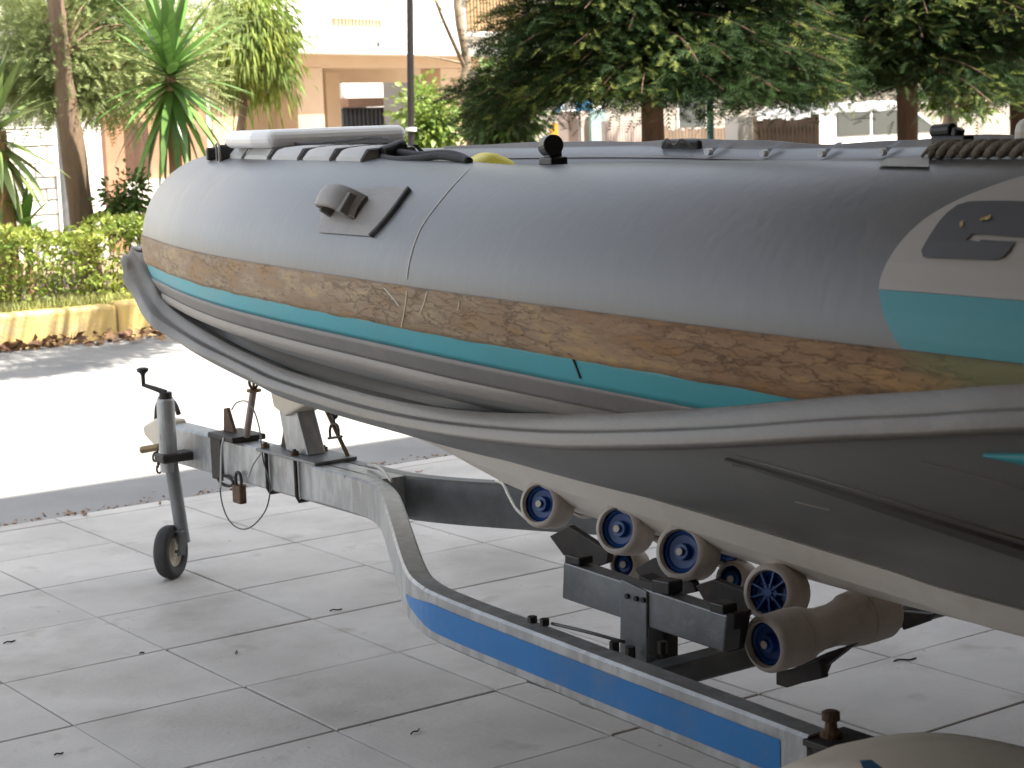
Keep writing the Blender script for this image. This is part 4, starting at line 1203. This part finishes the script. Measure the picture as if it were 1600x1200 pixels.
def cloud_tree(name, base, crown_c, crown_r, label, m_leaf, m_bark, tr_r, n, size, tmpl, seed, trunk_pts=None, clumps=26, droop=.2, cat='tree', bottom=None, dvec=(0, 0, -.2), group=None, spread=.72, over=None):
    rg = np.random.default_rng(seed)
    base = np.array(base, float); cc = np.array(crown_c, float); cr_ = np.array(crown_r, float)
    t = empty(name, base, label, cat, group)
    pts = trunk_pts or [base+np.array([0, 0, -.1]), (base+cc)/2+np.array([.03, 0, 0]), cc]
    trunk('trunk', t, [np.array(p) for p in pts], [tr_r*1.15, tr_r, tr_r*.6], m_bark)
    C = rg.normal(0, 1, (clumps, 3)); C /= np.linalg.norm(C, axis=1)[:, None]
    C = cc+C*cr_*rg.uniform(.45, .95, (clumps, 1))
    if over:
        C2 = rg.normal(0, .6, (over[2], 3))*np.array(over[1])+np.array(over[0]); C = np.vstack([C, C2]); clumps = len(C)
    br = MB()
    for c in C:
        a = np.array(pts[-1])*.6+np.array(pts[1])*.4
        if over and c[1] < over[0][1]+1.6: a = np.array(pts[-1])+np.array([0, 0, .9])
        br.tube(smooth_path([a, (a+c)/2+np.array([0, 0, -.06*cr_[2] if not over else .12]), c], 7), np.linspace(tr_r*(.35 if not over else .16), .005, 7), 5, cap=False)
    tag(br.obj('limbs', m_bark, t), kind='stuff')
    k = rg.integers(0, clumps, n)
    off = rg.normal(0, 1, (n, 3)); 
    rad = .34*cr_
    P = C[k]+off*rad*spread
    D = (P-cc)/cr_*.6+off*.35+np.array(dvec)
    if bottom is not None:
        ok = P[:, 2] > bottom+rg.uniform(-.06, .12, n); P = P[ok]; D = D[ok]
    o = leaf_mesh('crown', P, D, size, tmpl, m_leaf, t, droop=droop, jitter=.3)
    tag(o, kind='stuff')
    return t


# left tree with feathery olive foliage
b = PY(132, 365, 9.6); tpt = PY(108, 190, 9.6)
cloud_tree('cypress_tree', (b[0]+.02, 9.6, .2), (PY(150, 60, 10)[0], 10.1, 2.28), (1.2, .6, .68), 'olive feathery evergreen tree with a bare brown trunk, left of the yucca', MT['cypress'], MT['bark'], .10, 24000, .125, FROND, 5, over=((5.0, 5.5, 3.75), (2.3, .9, .4), 34),
           trunk_pts=[(b[0]+.03, 9.6, .1), ((b[0]+tpt[0])/2, 9.6, (b[2]+tpt[2])/2), (tpt[0]-.03, 9.6, 2.1), (tpt[0]-.05, 9.6, 2.9)], clumps=58, bottom=1.54, droop=.12, spread=.46, dvec=(0, 0, .05))
b = PY(345, 300, 12.5)
cloud_tree('pepper_tree', (b[0], 12.6, .2), (PY(398, 50, 12.5)[0], 12.6, 2.42), (.42, .4, .62), 'fresh green drooping tree in front of the beige pillars, right of the yucca', MT['pepper'], MT['bark'], .05, 5500, .12, NARROW, 6, clumps=34, droop=.55, dvec=(0, 0, -1.1))


# yuccas: each leaf an object
def yucca_leaf_mesh(m, name):
    rows = []
    for s in np.linspace(0, 1, 8):
        wd = .036*(1-abs(2*s-.75)**2.2*.35)*(1-s**5)+.0015
        rows.append([(s, -wd, .016*(1-s)), (s, 0, 0), (s, wd, .016*(1-s))])
    rows = [[np.array(p)-np.array([0, 0, .22*p[0]**2.4]) for p in r] for r in rows]
    G = np.array(rows)
    me = bpy.data.meshes.new(name)
    a, b_ = G.shape[:2]
    me.from_pydata(G.reshape(-1, 3).tolist(), [], [(i*b_+j, i*b_+j+1, (i+1)*b_+j+1, (i+1)*b_+j) for i in range(a-1) for j in range(b_-1)])
    me.materials.append(m)
    me.polygons.foreach_set('use_smooth', [True]*len(me.polygons))
    return me
YM = {k: yucca_leaf_mesh(MT[k], 'yucca_leaf') for k in ('yucca', 'yucca_l')}


def yucca(base, head, L, n, label, key, seed, trunk_r=.06, down=.35, name='yucca', skirt=True):
    rg = np.random.default_rng(seed)
    base = np.array(base, float); head = np.array(head, float)
    t = empty(name, base, label, 'yucca', 'spiky yuccas in the planting bed')
    if trunk_r: trunk('trunk', t, [base, (base+head)/2, head], [trunk_r, trunk_r*1.1, trunk_r*.8], MT['thatch'])
    for k in range(n):
        f = (k+.5)/n
        el = R(88)-R(88+90*down)*f**.9+rg.normal(0, .07)
        az = k*2.39996+rg.normal(0, .15)
        o = bpy.data.objects.new('leaf', YM[key]); COL.objects.link(o); o.parent = t
        d = Vector((math.cos(az)*math.cos(el), math.sin(az)*math.cos(el), math.sin(el)))
        q = d.to_track_quat('X', 'Z')
        o.rotation_mode = 'QUATERNION'; o.rotation_quaternion = q
        l = L*rg.uniform(.82, 1.12)*(1.0 if el < 1.2 else .9)
        o.scale = (l, 1.0*rg.uniform(.85, 1.2), l*rg.uniform(.3, 1.1))
        o.location = Vector(head-base)+d*.03+Vector((0, 0, -.30*f*.9+.08))
    return t
h = PY(266, 114, 8.75)
yucca((h[0], 8.75, .2), h, .72, 104, 'tall yucca with a drooping leaf skirt, between the olive tree and the boat bow', 'yucca', 2, .055, .80)
h = PY(-8, 205, 9.25)
yucca((h[0], 9.25, .2), h, .62, 64, 'yucca with pale green leaves cut off by the left edge of the picture', 'yucca_l', 4, .11, .85)
h = PY(40, 350, 9.2)
yucca((h[0], 9.2, .2), h, .30, 16, 'small young yucca tuft just above the hedge at the left', 'yucca', 6, .03, .25)

# hedge, shrub, grass, dead leaves
def hedge():
    x0, x1 = 1.2, 7.0
    t = empty('hedge', (3.5, 8.6, .2), 'low clipped bright green hedge behind the yellow kerb', 'hedge')
    n = 15000
    x = RNG.uniform(x0, x1, n); y = RNG.uniform(8.28, 9.0, n); z = RNG.uniform(.26, .80, n)
    # push most leaves to the outer shell, bumpy
    k = RNG.uniform(0, 1, n)
    y = np.where(k < .5, 8.26+np.abs(RNG.normal(0, .06, n)), y); z = np.where((k > .5) & (k < .85), .80-np.abs(RNG.normal(0, .05, n)), z)
    bump_ = .05*np.sin(x*5.1)+.04*np.sin(x*11.7+1)+.03*np.sin(z*14+x*6)
    y = y+bump_*.8; z = z+(.05*np.sin(x*4.3+.5)+.03*np.sin(x*9))*(z > .6)
    P = np.stack([x, y, z], 1); D = np.stack([RNG.normal(0, .6, n), -.4+RNG.normal(0, .5, n), .35+RNG.normal(0, .5, n)], 1)
    tag(leaf_mesh('leaves', P, D, .055, LEAF, MT['hedge'], t), kind='stuff')
    tw = MB()
    for k in range(240):
        a = np.array([RNG.uniform(x0, x1), RNG.uniform(8.4, 8.8), .2]); b_ = a+np.array([RNG.normal(0, .15), RNG.normal(0, .12), RNG.uniform(.3, .52)])
        tw.tube([a, (a+b_)/2+RNG.normal(0, .02, 3), b_], [.007, .005, .002], 4, cap=False)
    tag(tw.obj('twigs', MT['bark'], t), kind='stuff')
hedge()
n = 9000
P = np.stack([RNG.uniform(0, 6.5, n), RNG.uniform(YK+.12, 8.45, n), np.full(n, .20)], 1)
g_ = leaf_mesh('grass', P, np.tile([0, -.15, 1.], (n, 1)), .10, BLADE, MT['grass'], None, jitter=.45); tag(g_, 'sunlit grass between the yellow kerb and the hedge', 'grass', kind='stuff')
cloud_tree('shrub', PY(196, 372, 9.3)*[1, 1, 0]+[0, 0, .3], PY(196, 325, 9.3), (.20, .2, .28), 'small loose shrub rising above the hedge beside the boat bow', MT['bush'], MT['bark'], .012, 900, .075, LEAF, 8, clumps=14, cat='shrub')
cloud_tree('shrub', PY(663, 200, 17)*[1, 1, 0]+[0, 0, 0], PY(663, 190, 17), (.5, .5, .55), 'bright sunlit shrub seen under the beige beam, right of the lamp post', MT['bushl'], MT['bark'], .03, 2600, .12, LEAF, 10, clumps=22, cat='shrub')
cloud_tree('shrub', PY(788, 215, 12.5)*[1, 1, 0]+[0, 0, .2], PY(788, 168, 12.5), (.42, .5, .55), 'leafy green shrub between the pale thin tree and the middle conifer', MT['bush'], MT['bark'], .03, 3000, .11, LEAF, 12, clumps=24, cat='shrub')
cloud_tree('shrub', PY(1490, 200, 12.5)*[1, 1, 0]+[0, 0, .2], PY(1500, 140, 12.5), (.50, .5, .38), 'light leafy young tree with a pale stout trunk, right of the right conifer trunk', MT['bushl'], MT['bark_p'], .13, 1500, .11, LEAF, 14, clumps=20, cat='tree',
           trunk_pts=[PY(1482, 215, 12.5)*[1, 1, 0]+[0, 0, .1], PY(1484, 195, 12.5), PY(1494, 150, 12.5)])

# leaves along the kerb and by the paving edge
n = 900
x = RNG.uniform(2.0, 7.5, n); P = np.stack([x, YK-.04-np.abs(RNG.normal(0, .16, n))*(.3+.7*(x > 3.6)), np.full(n, .0)+RNG.uniform(-.005, .04, n)], 1)
d_ = leaf_mesh('dead_leaves', P, RNG.normal(0, 1, (n, 3))*[1, 1, .35], .085, LEAF, MT['deadleaf'], None); tag(d_, 'dry brown leaves gathered along the foot of the yellow kerb', 'leaf litter', kind='stuff')
n = 420
x = RNG.uniform(.3, 5, n); P = np.stack([x, YE+.03+np.abs(RNG.normal(0, .05, n)), np.full(n, -.008)], 1)
d_ = leaf_mesh('gravel', P, RNG.normal(0, 1, (n, 3))*[1, 1, .3], .022, LEAF, MT['deadleaf'], None); tag(d_, 'dirt and crumbs along the joint between paving and asphalt', 'dirt', kind='stuff')
def dry_leaf(px, py, s, label):
    p = PZ(px, py, .004)
    a = RNG.uniform(0, 6.28); d = np.array([math.cos(a), math.sin(a), 0]); e = np.array([-d[1], d[0], 0])
    rows = []
    for t in np.linspace(-1, 1, 7):
        wd = .33*(1-t*t)+.02
        rows.append([p+s*(d*t-e*wd+ez*.25*abs(t)**2+ez*.12), p+s*(d*t+ez*.16*t*t+ez*.02), p+s*(d*t+e*wd+ez*.25*abs(t)**2+ez*.12)])
    o = MB().grid(rows).obj('dry_leaf', MT['deadleaf'], None, smooth=True, origin=p)
    sl = o.modifiers.new('solid', 'SOLIDIFY'); sl.thickness = .001
    tag(o, label, 'leaf')
dry_leaf(112, 803, .035, 'dry leaf on the paving edge at the far left')
dry_leaf(132, 804, .03, 'curled dry leaf on the paving edge, right beside another leaf')
dry_leaf(250, 787, .02, 'small dry leaf on the paving edge left of the jockey wheel')
dry_leaf(655, 768-30, .02, 'small dry leaf on the paving edge behind the drawbar')
def twig(px, py, l, a, label):
    p = PZ(px, py, .004); d = np.array([math.cos(a), math.sin(a), 0]); e = np.array([-d[1], d[0], 0])
    P = [p-d*l, p-d*l*.4+e*l*.12+ez*.002, p+d*l*.3-e*l*.05, p+d*l+e*l*.25]
    o = MB().tube(smooth_path(P, 10), .0024, 5).obj('twig', MT['blackm'], None, smooth=True, origin=p)
    return tag(o, label, 'twig', 'dry twigs on the paving')
for q, lb in (((525, 953, .020, -.3), 'dark twig on a slab left of the bent side beam'), ((650, 1143, .022, .4), 'crooked dark twig on the slab below the blue tape'),
              ((92, 1178, .012, 0), 'short dark twig near the bottom left corner of the paving'), ((15, 1003, .02, .1), 'dark twig by the left edge of the paving'),
              ((370, 1019, .014, .9), 'tiny twig on the paving below the jockey wheel, to its right'), ((1415, 1031, .035, -.4), 'dark twig on the paving right of the dumbbell roller'),
              ((222, 1020, .008, .2), 'tiny dark speck of twig on a slab joint below the jockey wheel')):
    twig(*q, lb)

# lamp post
lp = PY(642, 205, 9.0)
lamp = empty('street_lamp', (lp[0], 9.0, .2), 'slim dark lamp post rising behind the boat in front of the beige house', 'street lamp')
top = PY(640.5, 0, 9.0)
dirv = (top-lp)/(top[2]-lp[2])
MB().cyl(lp+dirv*(.2-lp[2]), lp+dirv*3.2, .034, 16, .028).obj('post', MT['lamp'], lamp)
MB().cyl(lp-dirv*.0, lp+dirv*.035, .052, 16).obj('collar', MT['white_gel'], lamp)
MB().lathe(lp+dirv*3.2, (0, 0, 1), [(0, .03), (.05, .16), (.3, .2), (.36, .06), (.40, 0)], 16).obj('lantern', MT['white_gel'], lamp, smooth=True)

# thin pale tree in front of the house
b = PY(735, 215, 13)
tt = empty('thin_tree', (b[0], 13, .2), 'thin pale tree with a crooked bare trunk beside the right beige pillar', 'tree')
trunk('trunk', tt, [(b[0]+.03, 13, .0), PY(734, 205, 13), PY(722, 140, 13), PY(730, 100, 13), PY(722, 60, 13), PY(714, 0, 13), PY(716, -200, 13), PY(700, -420, 13)], [.075, .06, .05, .045, .04, .035, .03, .012], MT['bark_p'])
trunk('branch', tt, [PY(728, 110, 13), PY(710, 70, 13), PY(692, 30, 13), PY(676, -10, 13), PY(640, -80, 13)], [.03, .024, .02, .016, .008], MT['bark'], 8)
trunk('branch', tt, [PY(728, 100, 13), PY(690, 92, 13), PY(665, 88, 13)], [.016, .012, .005], MT['bark_p'], 6)
n = 260
P = PY(700, -10, 13)+RNG.normal(0, 1, (n, 3))*[.8, .4, .25]+[0, 0, .22]
tag(leaf_mesh('crown', P, RNG.normal(0, 1, (n, 3))*[1, 1, .4]+[0, 0, -.5], .12, NARROW, MT['pepper'], tt), kind='stuff')

# garden wall of pale stone blocks, post, white pier, terracotta wall
gw = empty('garden_wall', PY(40, 360, 13.5)*[1, 1, 0], 'white garden wall of irregular stone blocks behind the left yucca', 'wall')
xa, xb, yw = PY(-260, 300, 13.5)[0], PY(92, 300, 13.5)[0], 13.5
MB().b2((xa, yw+.02, -.1), (xb, yw+.25, 1.62)).obj('wall_core', MT['mortar'], gw)
z = 0.0; row = 0; ns = 0
while z < 1.6:
    hgt = random.choice((.12, .15, .18)); x = xa+random.uniform(0, .1)
    while x < xb-.05:
        wd = min(random.uniform(.16, .42), xb-x)
        MB().b2((x+.008, yw+random.uniform(-.008, .006), z+.008), (x+wd-.008, yw+.05, min(1.62, z+hgt)-.008)).obj('stone', MT['stone'], gw, bevel=.006, seg=1); ns += 1
        x += wd
    z += hgt
gp = PY(101, 300, 12.8)
o = MB().cyl((gp[0], 12.8, 0), (gp[0], 12.8, 1.75), .04, 12).obj('wall_post', MT['galv_d'], None, origin=(gp[0], 12.8, 0)); tag(o, 'grey steel post at the end of the white stone wall', 'post')
a, b = PY(128, 300, 13.2)[0], PY(164, 300, 13.2)[0]
o = MB().b2((a, 13.2, 0), (b, 13.5, 1.75)).obj('gate_pier', MT['white'], None, bevel=.01, origin=(a, 13.2, 0)); tag(o, 'white gate pier behind the trunk of the olive tree', 'pier')
a, b, c = PY(166, 250, 14.2)[0], PY(196, 250, 14.2)[0], PY(345, 250, 14.2)[0]
tw = empty('terracotta_wall', (a, 14.2, 0), 'terracotta house wall with a dark window behind the yucca', 'wall')
MB().b2((a, 14.2, 0), (b, 14.6, 1.72)).obj('pier', MT['terracotta'], tw, bevel=.01)
MB().b2((b+.005, 14.4, 0), (c, 14.62, .98)).obj('low_wall', MT['white'], tw)
MB().b2((b+.005, 14.5, .983), (c, 14.62, 2.6)).obj('wall', MT['terracotta'], tw)
MB().b2((b+.06, 14.46, 1.0), (b+.42, 14.497, 1.62)).obj('window', MT['bark_r'], tw, bevel=.004)

# beige house on pillars across the street
HY = 22.0
hs = empty('beige_house', PY(600, 205, HY)*[1, 1, 0], 'cream house on beige pillars with a deep white balcony front, behind the lamp post', 'house')
L0 = PY(455, 78, 21.5); L1 = PY(780, 91, 24.2)
ux = np.array([L1[0]-L0[0], L1[1]-L0[1], 0]); hl = np.linalg.norm(ux); ux /= hl; uy = np.array([-ux[1], ux[0], 0])
def hp(u, v, z): return np.array([L0[0], L0[1], 0])+ux*u+uy*v+ez*z
def hbox(name, u0, u1, v0, v1, z0, z1, m, bevel=.0, parent=hs):
    mb = MB().box(hp((u0+u1)/2, (v0+v1)/2, (z0+z1)/2), (u1-u0, v1-v0, z1-z0), (ux, uy, ez))
    return mb.obj(name, m, parent, bevel=bevel)
def uof(px, v=0):
    """u where the sight line of px meets the plane v"""
    r = ray(px, 150); o_ = hp(0, v, 0)
    t = ((o_-CAM)@uy)/(r@uy); return float((CAM+r*t-hp(0, 0, 0))@ux)
def zof(px, py, v=0):
    r = ray(px, py); o_ = hp(0, v, 0); t = ((o_-CAM)@uy)/(r@uy); return float((CAM+r*t)[2])
zb = zof(600, 84); 
ua, ub = uof(455), uof(792)
hbox('slab_front', ua-6, ub+.3, 0, 9, zb, zb+.42, MT['white'])
hbox('parapet', ua-6, ub-.35, .10, .25, zb+.422, zb+1.45, MT['white'])
hbox('storey', ua-6, ub+2, 1.9, 8, zb+.423, zb+3.2, MT['white'])
zbeam = zof(600, 106, .5)
hbox('beam', uof(330, .5), ub+.2, .5, .9, zbeam, zb-.002, MT['beige'])
for p0_, p1_, v in ((465, 506, .5), (690, 727, .5)):
    hbox('pillar', uof(p0_, v)+0, uof(p1_, v), v+.003, v+.45, 0, zbeam-.002, MT['beige'], .01)
hbox('pillar', uof(330, .5), uof(370, .5), .503, .95, 0, zbeam-.002, MT['beige'], .01)
hbox('pillar', uof(510, 2.2), uof(532, 2.2), 2.2, 2.6, 0, zbeam-.002, MT['beige'], .01)
hbox('wall', uof(200, 3.2), uof(462, 3.2), 3.2, 3.5, 0, zb-.002, MT['beige'])
hbox('wall', uof(690, 3.6), ub+3, 3.6, 3.9, 0, zb-.002, MT['beige'])
hbox('back_beam', uof(510, 2.4), uof(700, 2.4), 2.62, 2.9, zof(600, 128, 2.4), zb-.002, MT['beige'])
# yard wall and shutter seen through the open ground floor
hbox('yard_wall', uof(535, 9.5), uof(700, 9.5), 9.5, 9.8, 0, zof(600, 122, 9.5), MT['white'])
hbox('garage_roof', uof(533, 8.2), uof(638, 8.2), 8.0, 9.45, zof(580, 166, 8.2), zof(580, 153, 8.2), MT['roof'])
sh_ = hbox('shutter', uof(535, 8.3), uof(625, 8.3), 8.3, 8.36, 0, zof(580, 167, 8.3)-.01, MT['grey'])
for k in range(14):
    u = uof(535, 8.3)+(uof(625, 8.3)-uof(535, 8.3))*(k+.5)/14
    hbox('shutter_slat', u-.05, u+.05, 8.27, 8.297, 0, zof(580, 167, 8.3)-.03, MT['grey'], 0, sh_)
# balcony railing of tan slats at the right, low rail in the middle
for k in range(17):
    u = uof(733)+(uof(818)-uof(733))*(k+.5)/17
    hbox('balcony_slat', u-.025, u+.045, -.02, .02, zof(760, 54), zof(760, -12), MT['slat'])
hbox('balcony_rail', uof(733)-.05, uof(818)+.1, -.05, .05, zof(760, -12)+.002, zof(760, -12)+.08, MT['slat'])
hbox('balcony_rail', uof(733)-.05, uof(818)+.1, -.03, .05, zof(760, 54)-.06, zof(760, 54)-.002, MT['slat'])
hbox('balcony_floor', uof(725), uof(840), -.25, 3, zb+.425, zof(760, 54)-.065, MT['white'])
for k in range(14):
    u = uof(532)+(uof(606)-uof(532))*(k+.5)/14
    hbox('baluster', u-.03, u+.03, .04, .09, zof(570, 41), zof(570, 30), MT['beige'])
hbox('baluster_rail', uof(530), uof(608), .03, .096, zof(570, 30)+.002, zof(570, 30)+.05, MT['white'])
hbox('drain_pipe', uof(594)-.03, uof(594)+.03, -.03, -.002, zb+.12, zb+.20, MT['grey'])

# things behind the conifers, right part
Y1 = 14.0
def ybox(name, px0, px1, py0, y, dy, m, label, cat, z0=0., bevel=.0):
    a, b = PY(px0, 200, y), PY(px1, 200, y); z = PY((px0+px1)/2, py0, y)[2]
    o = MB().b2((a[0], y, z0), (b[0], y+dy, z)).obj(name, m, None, bevel=bevel, origin=(a[0], y, 0)); return tag(o, label, cat)
ybox('shop_wall', 888, 922, 158, 15.5, .25, MT['pinkwall'], 'pale pink wall strip left of the middle conifer trunk', 'wall')
ybox('door_panel', 924, 948, 172, 15.4, .06, MT['paleteal'], 'pale teal door panel right of the pink wall strip', 'door')
ybox('orange_board', 861, 872, 193, 14.6, .04, MT['orange'], 'small orange board under the blue parasol', 'board')
ybox('gate_post', 1153, 1177, 182, 12.6, .25, MT['white'], 'white square gate post beside the teal pole', 'gate post', bevel=.01)
q = PY(1110, 200, 12.4)
o = MB().cyl((q[0], 12.4, 0), (q[0], 12.4, 3.0), .045, 12).obj('teal_pole', MT['tealpaint'], None, origin=(q[0], 12.4, 0)); tag(o, 'slim teal pole right of the middle conifer trunk', 'pole')
# parasol
q = PY(905, 176, 15.2)
ps = empty('parasol', (q[0], 15.2, 0), 'closed-in small blue and white parasol behind the middle conifer', 'parasol')
MB().cyl((q[0], 15.2, 0), (q[0], 15.2, 1.85), .02, 8).obj('pole', MT['galv'], ps)
for k in range(8):
    rows = []
    for s in np.linspace(0, 1, 5):
        rows.append([(q[0]+.34*s*math.cos(a), 15.2+.34*s*math.sin(a), 1.88-.30*s**1.8) for a in (k*math.pi/4, (k+.5)*math.pi/4, (k+1)*math.pi/4)])
    MB().grid(rows).obj('panel', MT['awning'] if k % 2 else MT['white_gel'], ps, smooth=True)
# wooden fences
def fence(px0, px1, py0, y, n, label, m, wpx=.6, slope=0.):
    a, b = PY(px0, 205, y), PY(px1, 205, y)
    t = empty('picket_fence', (a[0], y, 0), label, 'fence')
    mb = MB()
    for k in range(n):
        x = a[0]+(b[0]-a[0])*(k+.5)/n; wd = (b[0]-a[0])/n*wpx
        z = PY((px0+px1)/2, py0, y)[2]+random.uniform(-.02, .02)+slope*k/n
        mb.b2((x-wd/2, y, .02), (x+wd/2, y+.025, z))
    tag(mb.obj('pickets', m, t), kind='stuff')
    z = PY((px0+px1)/2, py0, y)[2]
    MB().b2((a[0], y+.027, z-.18), (b[0], y+.06, z-.10)).obj('rail', m, t)
    MB().b2((a[0], y+.027, z-.85), (b[0], y+.06, z-.77)).obj('rail', m, t)
    for x in (a[0]-.05, b[0]+.01): MB().b2((x, y-.01, 0), (x+.08, y+.07, z+.05)).obj('fence_post', m, t)
fence(950, 1012, 194, 13.4, 14, 'pale wooden fence left of the middle conifer trunk', MT['pinkwall'], .85)
fence(1040, 1152, 200, 13.6, 22, 'brown board fence between the middle conifer trunk and the white gate post', MT['wood'], .9)
fence(1180, 1272, 186, 13.0, 15, 'brown slatted gate fence right of the white gate post', MT['wood'], .72)

# white car behind the fence
def car(px, y, label):
    x0 = PY(px, 200, y)[0]
    t = empty('parked_car', (x0, y, 0), label, 'car')
    prof = [(-2.0, .35), (-2.05, .8), (-1.95, 1.02), (-1.75, 1.50), (-1.2, 1.58), (-.1, 1.57), (.25, 1.50), (1.02, 1.02), (1.85, .86), (2.0, .6), (1.95, .35)]
    mb = MB().prism([(x0+a, y-.82, b) for a, b in prof], (0, 1.64, 0)); mb.obj('body', MT['carpaint'], t, bevel=.07, seg=3)
    ws = [(.34, 1.45), (.97, 1.05)]
    MB().grid([[(x0+ws[0][0]+.02, y-.66, ws[0][1]+.02), (x0+ws[0][0]+.02, y+.66, ws[0][1]+.02)], [(x0+ws[1][0]+.02, y-.72, ws[1][1]+.02), (x0+ws[1][0]+.02, y+.72, ws[1][1]+.02)]]).obj('windscreen', MT['glass'], t)
    for a, b in ((-1.5, -.75), (-.68, .05)):
        MB().b2((x0+a, y-.835, 1.04), (x0+b, y-.822, 1.42)).obj('side_window', MT['glass'], t, bevel=.01)
    MB().prism([(x0+.12, y-.835, 1.04), (x0+.90, y-.835, 1.04), (x0+.20, y-.835, 1.43), (x0+.12, y-.835, 1.43)], (0, .012, 0)).obj('side_window', MT['glass'], t)
    for a in (-1.25, 1.25):
        for s in (-.8, .62):
            wh = MB().lathe((x0+a, y+s, .31), (0, 1, 0), [(0, .18), (0, .29), (.02, .31), (.16, .31), (.18, .29), (.18, .18)], 20, close=True).obj('wheel', MT['tyre'], t, smooth=True)
            MB().cyl((x0+a, y+s+.02, .31), (x0+a, y+s+.14, .31), .18, 16).obj('rim', MT['galv'], wh)
    return t
car(1352, 17.0, 'white parked car with a sloping windscreen behind the right conifer trunk')
# pale houses closing the view
def block(px0, px1, py0, y, m, label, wins):
    a, b = PY(px0, 200, y), PY(px1, 200, y); z = PY((px0+px1)/2, py0, y)[2]
    t = empty('pale_house', (a[0], y, 0), label, 'house')
    MB().b2((a[0], y, 0), (b[0], y+6, z)).obj('wall', m, t)
    for p0_, p1_, q0, q1 in wins:
        u, v = PY(p0_, q1, y), PY(p1_, q0, y)
        f = MB().b2((u[0]-.06, y-.04, u[2]-.06), (v[0]+.06, y-.005, v[2]+.06)).obj('window', MT['white'], t)
        MB().b2((u[0], y-.055, u[2]), (v[0], y-.042, v[2])).obj('pane', MT['glass'], f)
block(835, 1240, -420, 27, MT['greige'], 'pale house behind the middle conifer', [(1060, 1100, 150, 200), (985, 1010, 60, 130), (1130, 1180, 40, 120), (880, 910, 30, 110)])
block(1275, 1700, 40, 30, MT['greige'], 'long pale low house behind the right conifer and the white car', [(1440, 1500, 120, 160), (1540, 1590, 120, 160)])
block(-600, 330, -300, 20, MT['white'], 'tall pale house behind the garden wall at the left', [(20, 60, 20, 110), (210, 240, 20, 100)])
